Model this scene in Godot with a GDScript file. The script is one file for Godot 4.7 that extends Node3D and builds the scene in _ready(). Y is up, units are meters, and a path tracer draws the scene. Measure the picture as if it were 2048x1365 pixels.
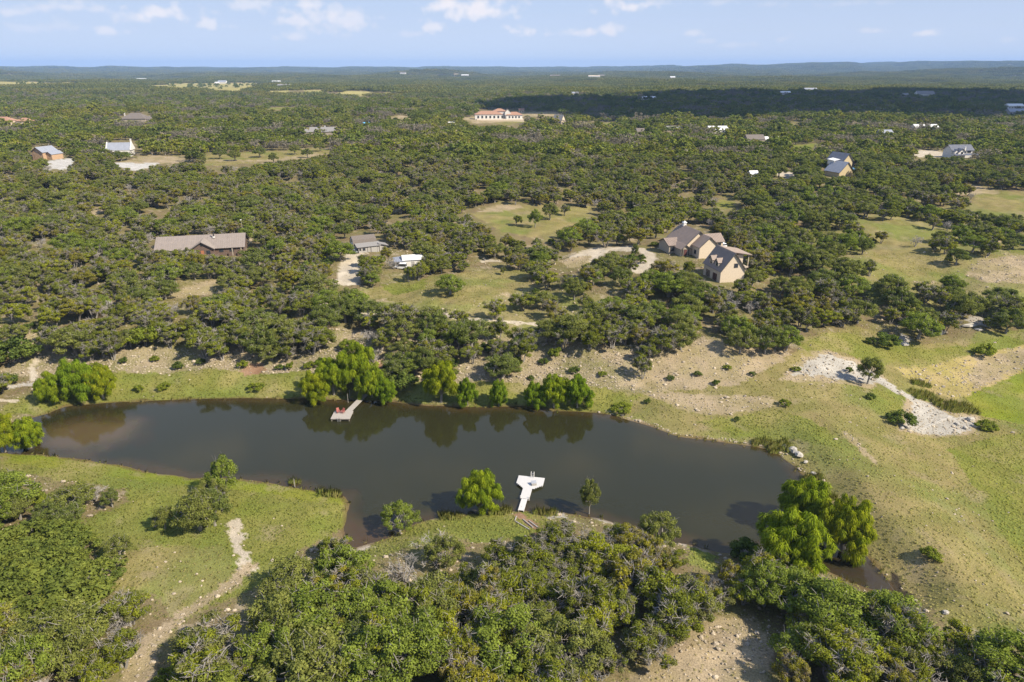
extends Node3D
# A stock pond below a limestone bluff in wooded hill country, seen from the air.
# Pixel pairs below are places read off the photograph (2048 x 1365); each becomes a point on the terrain.

const FOCAL := 1365.0
const EYE := Vector3(0, 75, 0)
const TILT := 0.3805                      # radians below level
const NX0 := -270.0
const NZ0 := -480.0
const NW := 600.0
const ND := 440.0
const NS := 4.0                           # coarse height grid, metres
const MS := 0.5                           # ground cover map, metres
const PX0 := -135.0
const PZ0 := -172.0
const PW := 262
const PD := 96
const FX0 := -3600.0
const FZ0 := -4800.0
const FS := 10.0

var coarse := PackedFloat32Array()
var cnx := 0
var cnz := 0
var fine := PackedFloat32Array()
var sdf := PackedFloat32Array()
var cover := PackedByteArray()
var mnx := 0
var mnz := 0
var far_cover := PackedByteArray()
var fnx := 0
var fnz := 0
var shore := PackedVector2Array()
var n_hill := FastNoiseLite.new()
var n_mid := FastNoiseLite.new()
var n_fine := FastNoiseLite.new()
var rng := RandomNumberGenerator.new()
var M := {}
var names := {}
var keep_clear := []                      # [polygon in photo pixels, bounds]: ground, roofs and water that stay in view
var footprints := []                      # [centre, radius]: no tree grows inside a building

# ------------------------------------------------------------------ camera geometry
func ray(px: float, py: float) -> Vector3:
	var u := (px - 1024.0) / FOCAL
	var v := (682.5 - py) / FOCAL
	var c := cos(TILT)
	var s := sin(TILT)
	return Vector3(u, -s + v * c, -(c + v * s))

func level(px: float, py: float, h: float) -> Vector3:
	var d := ray(px, py)
	return EYE + d * ((EYE.y - h) / -d.y)

func ground(px: float, py: float) -> Vector3:
	var d := ray(px, py)
	var t := 60.0
	var last := t
	while t < 30000.0:
		var p := EYE + d * t
		if p.y < hgt(p.x, p.z):
			break
		last = t
		t *= 1.012
	for i in 14:
		var m := (last + t) * 0.5
		var p := EYE + d * m
		if p.y < hgt(p.x, p.z):
			t = m
		else:
			last = m
	var q := EYE + d * t
	return Vector3(q.x, hgt(q.x, q.z), q.z)

func pixel(p: Vector3) -> Vector2:
	var q := p - EYE
	var c := cos(TILT)
	var s := sin(TILT)
	var depth := -q.y * s - q.z * c
	var up := q.y * c - q.z * s
	return Vector2(1024.0 + FOCAL * q.x / depth, 682.5 - FOCAL * up / depth)

# ------------------------------------------------------------------ terrain
func heights() -> Array:
	return [
		# near bank
		[0,960,1.2],[150,1000,1.5],[300,1000,1.4],[600,1020,0.9],[560,985,0.8],[450,1150,2.2],[250,1180,2.8],[100,1250,4],[0,1365,5],[-200,1200,5],[-200,1000,3],
		[400,1365,4.5],[700,1200,2.8],[700,1365,5],[700,1550,6],[0,1550,6],[1300,1550,6],[2048,1550,5],[960,1060,1],[1000,1150,2.6],[1000,1365,5],[1300,1150,2.8],[1300,1365,5],[1500,1200,2.8],[1600,1365,5],[1750,1280,4],[2048,1365,3.6],[1650,1180,1.6],
		# dam and the valley below it
		[1640,780,2.6],[1690,870,3],[1790,990,3.2],[1900,1120,3.2],[2040,1270,3.2],[1740,1020,2.0],[1620,920,1.8],[1830,1140,2.0],
		[1960,1000,0.4],[2048,960,-1.6],[2048,1100,0.6],[2150,1200,-1.5],[2200,1000,-3.5],[1950,900,-2.2],[1880,870,-2.6],[2048,850,-4],[2200,850,-5],[1960,840,-3.6],
		[1770,760,1.6],[1830,810,-1.0],[1760,810,1.6],[1800,870,0.5],[1880,820,-2.8],
		[1880,770,-2.2],[1980,760,-2.6],[2048,760,-3.2],[1960,715,-0.4],[2048,690,0.2],[1820,710,1.2],[1900,685,1.6],[2048,665,2.6],[2250,680,1.5],
		[1950,640,4.6],[1800,660,3.6],[1700,680,3.4],[2048,630,5.5],[1600,600,8],[1800,570,8.5],[2000,560,9.5],[2250,600,8],
		# far bank
		[60,760,2],[20,800,1.0],[-150,800,2],[-250,880,2.5],[-300,700,8],[300,775,1],[500,770,1],[700,780,1.1],[900,790,1],[1100,790,1.1],[1250,800,1.1],[1400,830,1.2],[1600,820,2.2],[1500,860,1],
		[120,730,3],[300,735,2.5],[500,740,2.4],[760,760,1.8],[900,750,2.2],[1100,750,2.4],[1300,770,2.2],[1450,770,2.6],[1560,740,3.2],
		[60,640,8.5],[200,640,9],[330,640,9.5],[500,645,9.4],[650,630,9.6],[800,645,9.2],[950,655,9],[1150,660,9],[1300,660,9],[1430,680,8],[1550,685,6],[1640,660,6],
		[300,690,6],[500,695,5.6],[700,690,6],[900,700,5.8],[1100,705,5.8],[1250,715,5.6],[1400,720,5],
		# upland
		[300,550,11.2],[50,560,11.2],[650,565,11],[900,590,10.8],[1200,570,11.6],[1430,566,12],[1700,520,12],[1950,510,11.6],[2200,540,11],[400,497,12.4],[700,503,12.2],[1380,505,12.6],
		[0,480,13],[1000,450,13],[1700,440,13.5],[2100,430,14],[300,400,14],[1000,380,15],[1700,370,15.4],[0,360,15.5],[100,325,16],[600,330,16],[1300,340,16],[2048,350,16],[-200,400,15],[2300,400,15],[-200,560,12]]

func build_heights() -> void:
	cnx = int(NW / NS) + 1
	cnz = int(ND / NS) + 1
	var pts := []
	for c in heights():
		var p := level(c[0], c[1], c[2])
		pts.append(Vector3(p.x, c[2], p.z))
	coarse.resize(cnx * cnz)
	for j in cnz:
		for i in cnx:
			var x := NX0 + i * NS
			var z := NZ0 + j * NS
			var sw := 0.0
			var sh := 0.0
			for p: Vector3 in pts:
				var q: float = (p.x - x) * (p.x - x) + (p.z - z) * (p.z - z) + 14.0
				var w: float = 1.0 / (q * q)
				sw += w
				sh += w * p.y
			coarse[j * cnx + i] = sh / sw
	for pass_no in 2:
		var c2 := coarse.duplicate()
		for j in range(1, cnz - 1):
			for i in range(1, cnx - 1):
				var k := j * cnx + i
				c2[k] = coarse[k] * 0.4 + (coarse[k - 1] + coarse[k + 1] + coarse[k - cnx] + coarse[k + cnx]) * 0.15
		coarse = c2
	for s in [[90,830],[130,813],[215,806],[400,798],[600,797],[770,803],[860,812],[960,815],[1040,812],[1100,822],[1190,826],[1230,832],[1290,850],[1350,871],[1430,883],[1510,893],[1550,905],[1590,935],[1625,970],[1660,1030],[1700,1080],[1750,1130],[1788,1176],[1770,1190],[1700,1166],[1630,1132],[1550,1110],[1440,1107],[1390,1092],[1330,1082],[1240,1052],[1200,1037],[1110,1024],[1040,1021],[960,1027],[880,1034],[830,1048],[760,1082],[700,1098],[686,1060],[697,1012],[690,995],[600,976],[520,963],[440,956],[380,956],[290,944],[240,931],[170,921],[90,911],[0,906],[-120,900],[-150,870],[-60,852],[20,846]]:
		var p := level(s[0], s[1], 0.0)
		shore.append(Vector2(p.x, p.z))
	fine.resize(PW * PD)
	sdf.resize(PW * PD)
	for j in PD:
		for i in PW:
			var q := Vector2(PX0 + i, PZ0 + j)
			var best := 1e9
			for k in shore.size():
				var a := shore[k]
				var ab := shore[(k + 1) % shore.size()] - a
				var t := clampf((q - a).dot(ab) / ab.length_squared(), 0.0, 1.0)
				best = minf(best, q.distance_squared_to(a + ab * t))
			best = sqrt(best)
			if Geometry2D.is_point_in_polygon(q, shore):
				best = -best
			sdf[j * PW + i] = best
			var base := coarse_h(q.x, q.y)
			var h := 0.0
			if best > 0.0:
				h = maxf(base, 0.3) * smoothstep(0.0, 9.0, best) + minf(best, 1.5) * 0.14
			else:
				h = maxf(best * 0.16, -2.2)
			h = lerpf(h, base, smoothstep(9.0, 12.0, best))
			fine[j * PW + i] = h

func coarse_h(x: float, z: float) -> float:
	var fx := clampf((x - NX0) / NS, 0.0, cnx - 1.001)
	var fz := clampf((z - NZ0) / NS, 0.0, cnz - 1.001)
	var i := int(fx)
	var j := int(fz)
	var a := fx - i
	var b := fz - j
	var k := j * cnx + i
	return lerpf(lerpf(coarse[k], coarse[k + 1], a), lerpf(coarse[k + cnx], coarse[k + cnx + 1], a), b)

func near_water(x: float, z: float) -> float:
	var fx := x - PX0
	var fz := z - PZ0
	if fx < 0.0 or fz < 0.0 or fx >= PW - 1 or fz >= PD - 1:
		return 50.0
	var i := int(fx)
	var j := int(fz)
	var a := fx - i
	var b := fz - j
	var k := j * PW + i
	return lerpf(lerpf(sdf[k], sdf[k + 1], a), lerpf(sdf[k + PW], sdf[k + PW + 1], a), b)

func far_h(x: float, z: float) -> float:
	var d := sqrt(x * x + z * z)
	var amp := 2.0 + 9.0 * smoothstep(500.0, 2200.0, d) + 12.0 * smoothstep(2500.0, 6000.0, d)
	var h := 16.0 + amp * n_hill.get_noise_2d(x, z) * 1.6
	h += 7.0 * smoothstep(480.0, 900.0, d) * smoothstep(6000.0, 2500.0, d) * n_mid.get_noise_2d(x * 0.7, z * 0.7 + 60.0)
	var u := x / maxf(-z, 1.0)
	# a long ridge closes the view
	var top := 68.0 + 74.0 * smoothstep(-0.1, 0.75, u) + 14.0 * smoothstep(-0.2, -0.75, u) + 26.0 * n_mid.get_noise_2d(u * 900.0, 40.0) + 9.0 * n_mid.get_noise_2d(u * 4200.0, 90.0)
	h += (top - 16.0) * smoothstep(7600.0, 11500.0, d + 1500.0 * n_mid.get_noise_2d(u * 1400.0, 0.0))
	# lone hills
	for b in [[3330, -5000, 900, 48], [-3800, -5200, 500, 58], [-620, -5200, 420, 44], [900, -5600, 900, 20]]:
		var q := Vector2(x - b[0], (z - b[1]) * 1.2).length() / float(b[2])
		if q < 2.5:
			h += b[3] * exp(-q * q * 1.6)
	return h

func hgt(x: float, z: float) -> float:
	var d := -z
	if d < 380.0:
		var fx := x - PX0
		var fz := z - PZ0
		var h := 0.0
		if fx >= 0.0 and fz >= 0.0 and fx < PW - 1 and fz < PD - 1:
			var i := int(fx)
			var j := int(fz)
			var a := fx - i
			var b := fz - j
			var k := j * PW + i
			h = lerpf(lerpf(fine[k], fine[k + 1], a), lerpf(fine[k + PW], fine[k + PW + 1], a), b)
		else:
			h = coarse_h(x, z)
		var rough := 0.10 + 0.35 * smoothstep(2.5, 5.0, h)
		return h + n_fine.get_noise_2d(x, z) * rough
	var w := smoothstep(380.0, 460.0, d)
	var low := coarse_h(x, z) + n_fine.get_noise_2d(x, z) * 0.45
	return low if w <= 0.0 else lerpf(low, far_h(x, z), w)

# ------------------------------------------------------------------ ground cover maps
# 0 wood floor, 1 green grass, 2 dry grass, 3 bare tan soil, 4 rubble bluff, 5 gravel, 6 yellow sand, 7 limestone, 8 concrete, 9 brown dirt, 10 mud, 11 straw field, 12 bright grass
func fill_poly(w: PackedVector2Array, kind: int) -> void:
	_fill(cover, mnx, mnz, NX0, NZ0, MS, w, kind)
	_fill(far_cover, fnx, fnz, FX0, FZ0, FS, w, kind)

func _fill(buf: PackedByteArray, nx: int, nz: int, x0: float, z0: float, s: float, w: PackedVector2Array, kind: int) -> void:
	var lo := 1e9
	var hi := -1e9
	for p in w:
		lo = minf(lo, p.y)
		hi = maxf(hi, p.y)
	for j in range(maxi(0, int((lo - z0) / s)), mini(nz - 1, int((hi - z0) / s) + 1) + 1):
		var z := z0 + (j + 0.5) * s
		var xs := []
		for k in w.size():
			var a := w[k]
			var b := w[(k + 1) % w.size()]
			if (a.y <= z) != (b.y <= z):
				xs.append(a.x + (z - a.y) / (b.y - a.y) * (b.x - a.x))
		xs.sort()
		for k in range(0, xs.size() - 1, 2):
			for i in range(maxi(0, int((xs[k] - x0) / s)), mini(nx - 1, int((xs[k + 1] - x0) / s)) + 1):
				buf[j * nx + i] = kind

func patch(kind: int, pts: Array, clear := true) -> void:
	var w := PackedVector2Array()
	for p in pts:
		var q := ground(p[0], p[1])
		w.append(Vector2(q.x, q.z))
	_fill(cover, mnx, mnz, NX0, NZ0, MS, w, kind)
	_fill(far_cover, fnx, fnz, FX0, FZ0, FS, w, kind)
	if clear:
		guard(pts)

func guard(pts: Array) -> void:
	var poly := PackedVector2Array()
	var r := Rect2(pts[0][0], pts[0][1], 0, 0)
	for p in pts:
		poly.append(Vector2(p[0], p[1]))
		r = r.expand(Vector2(p[0], p[1]))
	keep_clear.append([poly, r])

func guard_box(x0: float, y0: float, x1: float, y1: float) -> void:
	guard([[x0, y0], [x1, y0], [x1, y1], [x0, y1]])

func track(kind: int, width: float, pts: Array, clear := true) -> void:
	var w := []
	for p in pts:
		var q := ground(p[0], p[1])
		w.append(Vector2(q.x, q.z))
	for k in w.size() - 1:
		var d: Vector2 = (w[k + 1] - w[k]).normalized()
		var n: Vector2 = Vector2(-d.y, d.x) * width * 0.5
		var poly := PackedVector2Array([w[k] - d * 0.8 + n, w[k + 1] + d * 0.8 + n, w[k + 1] + d * 0.8 - n, w[k] - d * 0.8 - n])
		_fill(cover, mnx, mnz, NX0, NZ0, MS, poly, kind)
		_fill(far_cover, fnx, fnz, FX0, FZ0, FS, poly, kind)
		if clear:
			var g := []
			for q in poly:
				var r := pixel(Vector3(q.x, hgt(q.x, q.y), q.y))
				g.append([r.x, r.y])
			guard(g)

func cover_at(x: float, z: float) -> int:
	if z > NZ0 + 60.0 and x > NX0 and x < NX0 + NW - 1.0 and z < NZ0 + ND - 1.0:
		return cover[int((z - NZ0) / MS) * mnx + int((x - NX0) / MS)]
	if x > FX0 and z > FZ0 and x < FX0 + fnx * FS - 1.0 and z < FZ0 + fnz * FS - 1.0:
		return far_cover[int((z - FZ0) / FS) * fnx + int((x - FX0) / FS)]
	return 0

func is_clear(p: Vector2) -> bool:
	for g in keep_clear:
		if g[1].has_point(p) and Geometry2D.is_point_in_polygon(p, g[0]):
			return true
	return false

func build_cover() -> void:
	mnx = int(NW / MS)
	mnz = int(ND / MS)
	cover.resize(mnx * mnz)
	fnx = 720
	fnz = 440
	far_cover.resize(fnx * fnz)
	# far bank: rubble slope first, then the strip of grass along the water
	patch(4, [[0,745],[60,660],[200,690],[420,696],[640,655],[800,650],[950,664],[1150,672],[1300,690],[1400,675],[1570,705],[1560,745],[1300,785],[1190,775],[1000,768],[700,765],[420,742],[240,745],[100,760]], false)
	patch(3, [[1290,745],[1390,672],[1450,690],[1580,702],[1590,735],[1480,770],[1330,790],[1270,775]])
	patch(1, [[60,815],[240,745],[420,738],[600,744],[760,768],[1000,764],[1190,775],[1290,792],[1240,835],[1100,822],[960,815],[780,803],[600,797],[130,813]])
	patch(1, [[100,835],[130,813],[230,800],[240,760],[120,780],[20,800],[0,830]], false)
	guard([[240,742],[420,735],[590,742],[600,790],[250,795]])
	guard([[250,738],[245,714],[330,702],[420,718],[420,735]])
	guard([[1200,770],[1080,700],[1180,690],[1330,740]])
	guard([[680,660],[720,650],[730,690],[650,700],[620,720]])
	guard([[60,715],[80,720],[70,760],[50,750]])
	track(5, 1.3, [[75,715],[62,735],[68,760]], false)
	track(7, 2.0, [[20,773],[60,768]], false)
	track(5, 2.0, [[-20,800],[28,802]], false)
	patch(9, [[480,745],[500,727],[525,730],[520,748],[490,752]], false)
	patch(9, [[752,728],[775,722],[785,735],[768,742]], false)
	# open ground behind the dam
	patch(2, [[1240,835],[1290,790],[1480,770],[1600,700],[1600,682],[1680,662],[1720,655],[1790,672],[1850,690],[1990,662],[2060,655],[2400,640],[2500,900],[2400,1420],[2070,1300],[1900,1235],[1830,1205],[1795,1180],[1700,1080],[1625,970],[1550,900],[1500,890],[1350,868]])
	patch(1, [[1600,690],[1680,664],[1790,680],[1850,700],[2060,660],[2300,650],[2300,690],[2048,695],[1850,740],[1790,720],[1760,735],[1690,705],[1610,700]], false)
	patch(1, [[1740,775],[1830,800],[1860,845],[1790,850],[1740,815]], false)
	patch(1, [[1900,900],[1980,875],[2100,860],[2400,860],[2400,1200],[2080,1180],[2000,1060]], false)
	patch(1, [[1390,845],[1560,820],[1640,850],[1690,900],[1600,890],[1500,880]], false)
	patch(12, [[1930,790],[2048,735],[2300,700],[2300,850],[2048,850],[1960,830]], false)
	patch(6, [[1790,735],[1850,735],[1960,708],[2060,690],[2200,670],[2200,700],[2048,740],[1940,790],[1905,800],[1870,785],[1830,765]], false)
	patch(3, [[1960,715],[2060,695],[2200,680],[2200,695],[2048,735],[1950,775],[1935,750]], false)
	patch(3, [[1280,785],[1420,790],[1550,795],[1540,815],[1440,832],[1380,825],[1320,800]], false)
	patch(2, [[1550,770],[1660,750],[1740,775],[1700,820],[1560,800]], false)
	patch(3, [[1555,760],[1600,722],[1645,700],[1705,715],[1760,742],[1775,762],[1745,778],[1690,768],[1620,764]], false)
	patch(3, [[1815,790],[1850,800],[1915,828],[1960,832],[1955,868],[1900,874],[1835,872],[1798,860]], false)
	patch(7, [[1580,750],[1610,725],[1645,707],[1700,722],[1745,745],[1765,760],[1745,770],[1690,760],[1640,752]], false)
	track(7, 2.4, [[1745,750],[1790,780],[1830,800]], false)
	patch(7, [[1828,795],[1850,805],[1910,835],[1950,835],[1945,862],[1900,868],[1840,866],[1805,856],[1822,835]], false)
	patch(7, [[1795,685],[1805,668],[1822,680],[1815,690]], false)
	patch(7, [[1930,640],[1950,632],[1975,640],[1985,655],[1950,650]], false)
	patch(7, [[1870,655],[1885,650],[1890,665],[1875,668]], false)
	track(3, 0.9, [[1690,865],[1715,890],[1745,920]], false)
	track(13, 2.2, [[1880,1000],[1940,1060],[2000,1130],[2060,1200]], false)
	track(3, 1.0, [[1240,836],[1300,854],[1350,873],[1430,886],[1520,896]], false)
	patch(10, [[1788,1150],[1830,1205],[1790,1196],[1770,1192]], false)
	guard([[100,835],[600,800],[1190,830],[1510,896],[1620,970],[1690,1075],[1790,1172],[1770,1188],[1690,1160],[1640,1125],[1600,1100],[1440,1098],[1330,1072],[1200,1028],[1040,1012],[880,1026],[760,1072],[705,1085],[705,1000],[520,955],[290,936],[100,905]])
	# near bank
	patch(1, [[0,915],[200,930],[400,962],[560,970],[695,998],[690,1050],[620,1090],[560,1130],[520,1170],[470,1195],[400,1225],[350,1245],[330,1190],[270,1190],[205,1170],[205,1130],[170,1040],[255,1005],[250,980],[120,960],[0,935]])
	patch(12, [[0,906],[100,912],[240,931],[300,947],[440,957],[600,977],[690,996],[690,1015],[640,1010],[520,985],[300,965],[180,945],[0,925]], false)
	patch(1, [[470,990],[640,1005],[692,1010],[688,1050],[620,1088],[560,1120],[500,1130],[470,1060]], false)
	patch(2, [[205,1165],[230,1110],[330,1090],[440,1095],[470,1150],[440,1185],[400,1222],[350,1240],[330,1190]], false)
	patch(3, [[205,1150],[235,1120],[245,1140],[215,1170]], false)
	track(5, 1.4, [[468,1045],[478,1100],[500,1138]], false)
	track(3, 1.5, [[500,1135],[470,1165],[420,1195],[370,1228]], false)
	patch(3, [[255,1300],[335,1240],[380,1220],[350,1250],[312,1295],[305,1365],[300,1420],[245,1420]])
	patch(1, [[700,1105],[770,1075],[880,1036],[1030,1024],[1100,1030],[1080,1062],[1040,1078],[960,1088],[900,1072],[800,1100],[740,1120]])
	track(9, 1.6, [[1040,1030],[1055,1045],[1085,1065]], false)
	track(5, 1.2, [[715,1100],[735,1092]], false)
	track(7, 1.6, [[1100,1030],[1125,1030]], false)
	track(7, 1.8, [[1195,1032],[1235,1050]], false)
	track(7, 1.2, [[1320,1082],[1360,1088]], false)
	patch(1, [[1380,1095],[1430,1112],[1430,1150],[1385,1130]])
	patch(3, [[1340,1300],[1400,1240],[1500,1232],[1548,1290],[1530,1365],[1520,1430],[1200,1430],[1260,1365]], false)
	guard([[1350,1300],[1400,1245],[1490,1240],[1530,1290],[1510,1360],[1330,1360]])
	patch(3, [[1530,1290],[1545,1295],[1540,1310]], false)
	# upland: open pasture with scattered oaks, then the clearings
	patch(13, [[1560,480],[1640,440],[1800,425],[2048,395],[2250,390],[2250,640],[2048,625],[1850,630],[1740,600],[1700,560],[1600,530]], false)
	patch(13, [[640,600],[740,575],[1060,575],[1160,600],[1160,655],[960,650],[820,640],[640,625]], false)
	patch(2, [[740,578],[850,557],[960,542],[1058,540],[1060,572],[985,598],[945,610],[870,612],[780,606],[735,595]])
	patch(1, [[760,570],[850,560],[850,580],[790,590]], false)
	track(5, 2.2, [[640,606],[720,628],[830,622],[900,632],[960,640],[1070,648],[1170,652]], false)
	guard_box(965, 634, 1062, 652)
	track(5, 7.0, [[712,508],[700,535],[694,570]])
	track(3, 3.0, [[580,490],[630,492],[680,498]], false)
	patch(5, [[1140,512],[1180,498],[1262,491],[1290,497],[1312,510],[1310,530],[1285,548],[1250,542],[1275,528],[1290,516],[1280,503],[1220,502],[1200,515],[1165,530],[1140,528]])
	patch(3, [[1120,522],[1180,510],[1175,530],[1140,536]], false)
	guard_box(1275, 498, 1310, 540)
	track(3, 5.0, [[1190,492],[1260,480],[1320,460]])
	patch(2, [[940,428],[1000,408],[1060,412],[1180,415],[1175,440],[1100,466],[1060,476],[1000,462]])
	patch(3, [[950,425],[1010,405],[1045,415],[1000,425]], false)
	patch(13, [[1540,490],[1640,450],[1730,470],[1690,500],[1620,522],[1560,505]], false)
	patch(2, [[1680,450],[1800,440],[1900,470],[1850,500],[1740,480]], false)
	patch(2, [[1950,385],[2100,380],[2150,410],[1990,425],[1950,410]])
	patch(3, [[1960,520],[2150,500],[2200,570],[1980,566],[1930,550]])
	patch(2, [[1750,500],[1850,500],[1920,560],[1800,580],[1740,540]], false)
	patch(1, [[1436,398],[1468,398],[1468,421],[1432,421]])
	patch(3, [[340,585],[430,560],[420,590],[350,596]])
	patch(3, [[1860,380],[1960,372],[2000,385],[1880,392]], false)
	# small openings in the woods, [x, y, half width, half height, cover]
	for e in [[510,482,16,5,3],[565,486,18,4,3],[980,522,26,5,5],[1010,590,22,5,3],[765,602,24,4,3],[325,592,20,5,13],[130,604,26,5,13],[1632,522,22,5,3],[1700,578,20,5,3],[1765,604,24,6,13],[1850,566,26,6,3],[1905,502,24,5,13],[1830,462,26,5,13],[1990,482,24,5,3],[95,475,18,4,13],[620,434,20,4,3],[255,565,18,4,3],[880,505,16,4,13],[1545,425,18,4,13],[60,420,16,3,3],[405,430,16,3,3],[700,405,16,3,3],[1230,400,16,3,3],[1660,415,20,4,13],[1800,385,22,4,3],[1420,640,20,5,3],[1580,650,18,6,3],[560,640,16,4,3],[450,600,22,5,3],[880,340,14,2,13],[1340,310,14,2,3],[1180,360,14,2,13],[500,370,14,3,3],[250,370,16,3,13],[1500,385,16,3,3]]:
		var ring := []
		for k in 9:
			var a := TAU * k / 9.0
			var w := 0.75 + 0.35 * sin(k * 2.3 + e[0])
			ring.append([e[0] + cos(a) * e[2] * w, e[1] + sin(a) * e[3] * w])
		patch(e[4], ring)
	# homesteads farther off
	patch(5, [[110,330],[140,318],[150,325],[130,335]])
	patch(8, [[205,332],[255,327],[290,317],[330,322],[300,333],[270,341],[250,333]])
	patch(8, [[105,334],[120,318],[142,316],[150,326],[130,338]])
	patch(3, [[240,325],[300,312],[360,312],[400,322],[330,326]])
	patch(2, [[400,330],[440,308],[560,302],[645,296],[660,306],[520,325],[430,330]])
	track(3, 5.0, [[380,322],[420,320],[520,322],[600,315],[660,307]])
	track(3, 4.0, [[650,298],[720,292]])
	patch(3, [[178,428],[200,412],[208,420],[190,432]])
	patch(3, [[925,238],[960,232],[1050,228],[1050,240],[1000,247],[955,247]])
	patch(2, [[1000,247],[1040,240],[1045,246],[1010,250]])
	patch(3, [[1060,225],[1110,224],[1110,232],[1065,233]])
	patch(2, [[1140,250],[1190,246],[1240,243],[1235,250],[1150,253]])
	patch(5, [[1550,350],[1580,342],[1605,348],[1580,358]])
	patch(1, [[1585,290],[1640,288],[1640,296],[1590,297]])
	patch(5, [[1830,306],[1850,302],[1890,308],[1880,314],[1840,312]])
	patch(1, [[535,216],[590,215],[585,219],[540,219]])
	patch(3, [[780,235],[810,232],[815,238],[785,238]])
	patch(11, [[275,173],[345,167],[510,165],[505,175],[470,184],[420,180],[330,177]])
	patch(11, [[-60,163],[75,164],[148,165],[130,169],[60,171],[-60,173]])
	patch(11, [[545,182],[575,180],[572,187],[548,186]])
	patch(11, [[615,181],[645,180],[640,186],[620,186]])
	patch(11, [[668,188],[690,183],[745,183],[740,191],[715,192]])
	patch(11, [[770,185],[782,184],[780,189],[772,189]])

# ------------------------------------------------------------------ mesh building
class MB:
	var v := PackedVector3Array()
	var n := PackedVector3Array()
	var c := PackedColorArray()
	var uv := PackedVector2Array()
	func tri(a: Vector3, b: Vector3, d: Vector3, na: Vector3, col := Color.WHITE) -> void:
		# front faces run clockwise
		if (d - a).cross(b - a).dot(na) < 0.0:
			var t := b
			b = d
			d = t
		v.append(a); v.append(b); v.append(d)
		n.append(na); n.append(na); n.append(na)
		c.append(col); c.append(col); c.append(col)
	func quad(a: Vector3, b: Vector3, d: Vector3, e: Vector3, out: Vector3, col := Color.WHITE) -> void:
		var f := (d - a).cross(b - a)
		if f.length_squared() < 1e-12:
			f = (e - a).cross(d - a)
		f = f.normalized()
		if f.dot(out) < 0.0:
			f = -f
		tri(a, b, d, f, col)
		tri(a, d, e, f, col)
	func face(a: Vector3, b: Vector3, d: Vector3, out: Vector3, col := Color.WHITE) -> void:
		var f := (d - a).cross(b - a).normalized()
		if f.dot(out) < 0.0:
			f = -f
		tri(a, b, d, f, col)
	func tube(p0: Vector3, p1: Vector3, r0: float, r1: float, sides: int, col := Color.WHITE) -> void:
		var d := (p1 - p0).normalized()
		var x := d.cross(Vector3(0.31, 0.2, 0.93)).normalized()
		var y := d.cross(x)
		for k in sides:
			var a := TAU * k / sides
			var b := TAU * (k + 1) / sides
			var na := x * cos(a) + y * sin(a)
			var nb := x * cos(b) + y * sin(b)
			var nm := (na + nb).normalized()
			tri(p0 + na * r0, p0 + nb * r0, p1 + nb * r1, nm, col)
			tri(p0 + na * r0, p1 + nb * r1, p1 + na * r1, nm, col)
	func box(t: Transform3D, s: Vector3, col := Color.WHITE) -> void:
		var h := s * 0.5
		for ax in 3:
			for sg in [-1.0, 1.0]:
				var o := Vector3.ZERO
				o[ax] = sg * h[ax]
				var p := Vector3.ZERO
				p[(ax + 1) % 3] = h[(ax + 1) % 3]
				var q := Vector3.ZERO
				q[(ax + 2) % 3] = h[(ax + 2) % 3]
				quad(t * (o - p - q), t * (o + p - q), t * (o + p + q), t * (o - p + q), t.basis * o, col)
	func commit(m: Material, into: ArrayMesh = null) -> ArrayMesh:
		var mesh := into if into else ArrayMesh.new()
		if v.is_empty():
			return mesh
		var arr := []
		arr.resize(Mesh.ARRAY_MAX)
		arr[Mesh.ARRAY_VERTEX] = v
		arr[Mesh.ARRAY_NORMAL] = n
		arr[Mesh.ARRAY_COLOR] = c
		if uv.size() == v.size():
			arr[Mesh.ARRAY_TEX_UV] = uv
		mesh.add_surface_from_arrays(Mesh.PRIMITIVE_TRIANGLES, arr)
		mesh.surface_set_material(mesh.get_surface_count() - 1, m)
		return mesh

func numbered(called: String) -> String:
	var k: int = names.get(called, 0)
	names[called] = k + 1
	return called if k == 0 else "%s_%03d" % [called, k]

func tag(o: Node, label: String, category: String, group := "", kind := "") -> Node:
	if label:
		o.set_meta("label", label)
	if category:
		o.set_meta("category", category)
	if group:
		o.set_meta("group", group)
	if kind:
		o.set_meta("kind", kind)
	return o

func thing(called: String, label: String, category: String, at: Vector3, yaw := 0.0, group := "") -> Node3D:
	var o := Node3D.new()
	o.name = numbered(called)
	add_child(o)
	o.position = at
	o.rotation.y = yaw
	tag(o, label, category, group)
	return o

func part(parent: Node, called: String, mesh: Mesh, m: Material = null) -> MeshInstance3D:
	var o := MeshInstance3D.new()
	o.name = called
	o.mesh = mesh
	if m:
		o.material_override = m
	parent.add_child(o, true)
	return o

func top_mesh(called: String, mesh: Mesh, m: Material = null) -> MeshInstance3D:
	var o := MeshInstance3D.new()
	o.name = numbered(called)
	o.mesh = mesh
	if m:
		o.material_override = m
	add_child(o)
	return o

# ------------------------------------------------------------------ materials
func lin(r: float, g: float, b: float) -> Color:
	return Color(r, g, b).linear_to_srgb()

func mat(called: String, c: Color, rough := 0.8, metal := 0.0) -> StandardMaterial3D:
	var m := StandardMaterial3D.new()
	m.resource_name = called
	m.albedo_color = c
	m.roughness = rough
	m.metallic = metal
	M[called] = m
	return m

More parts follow.
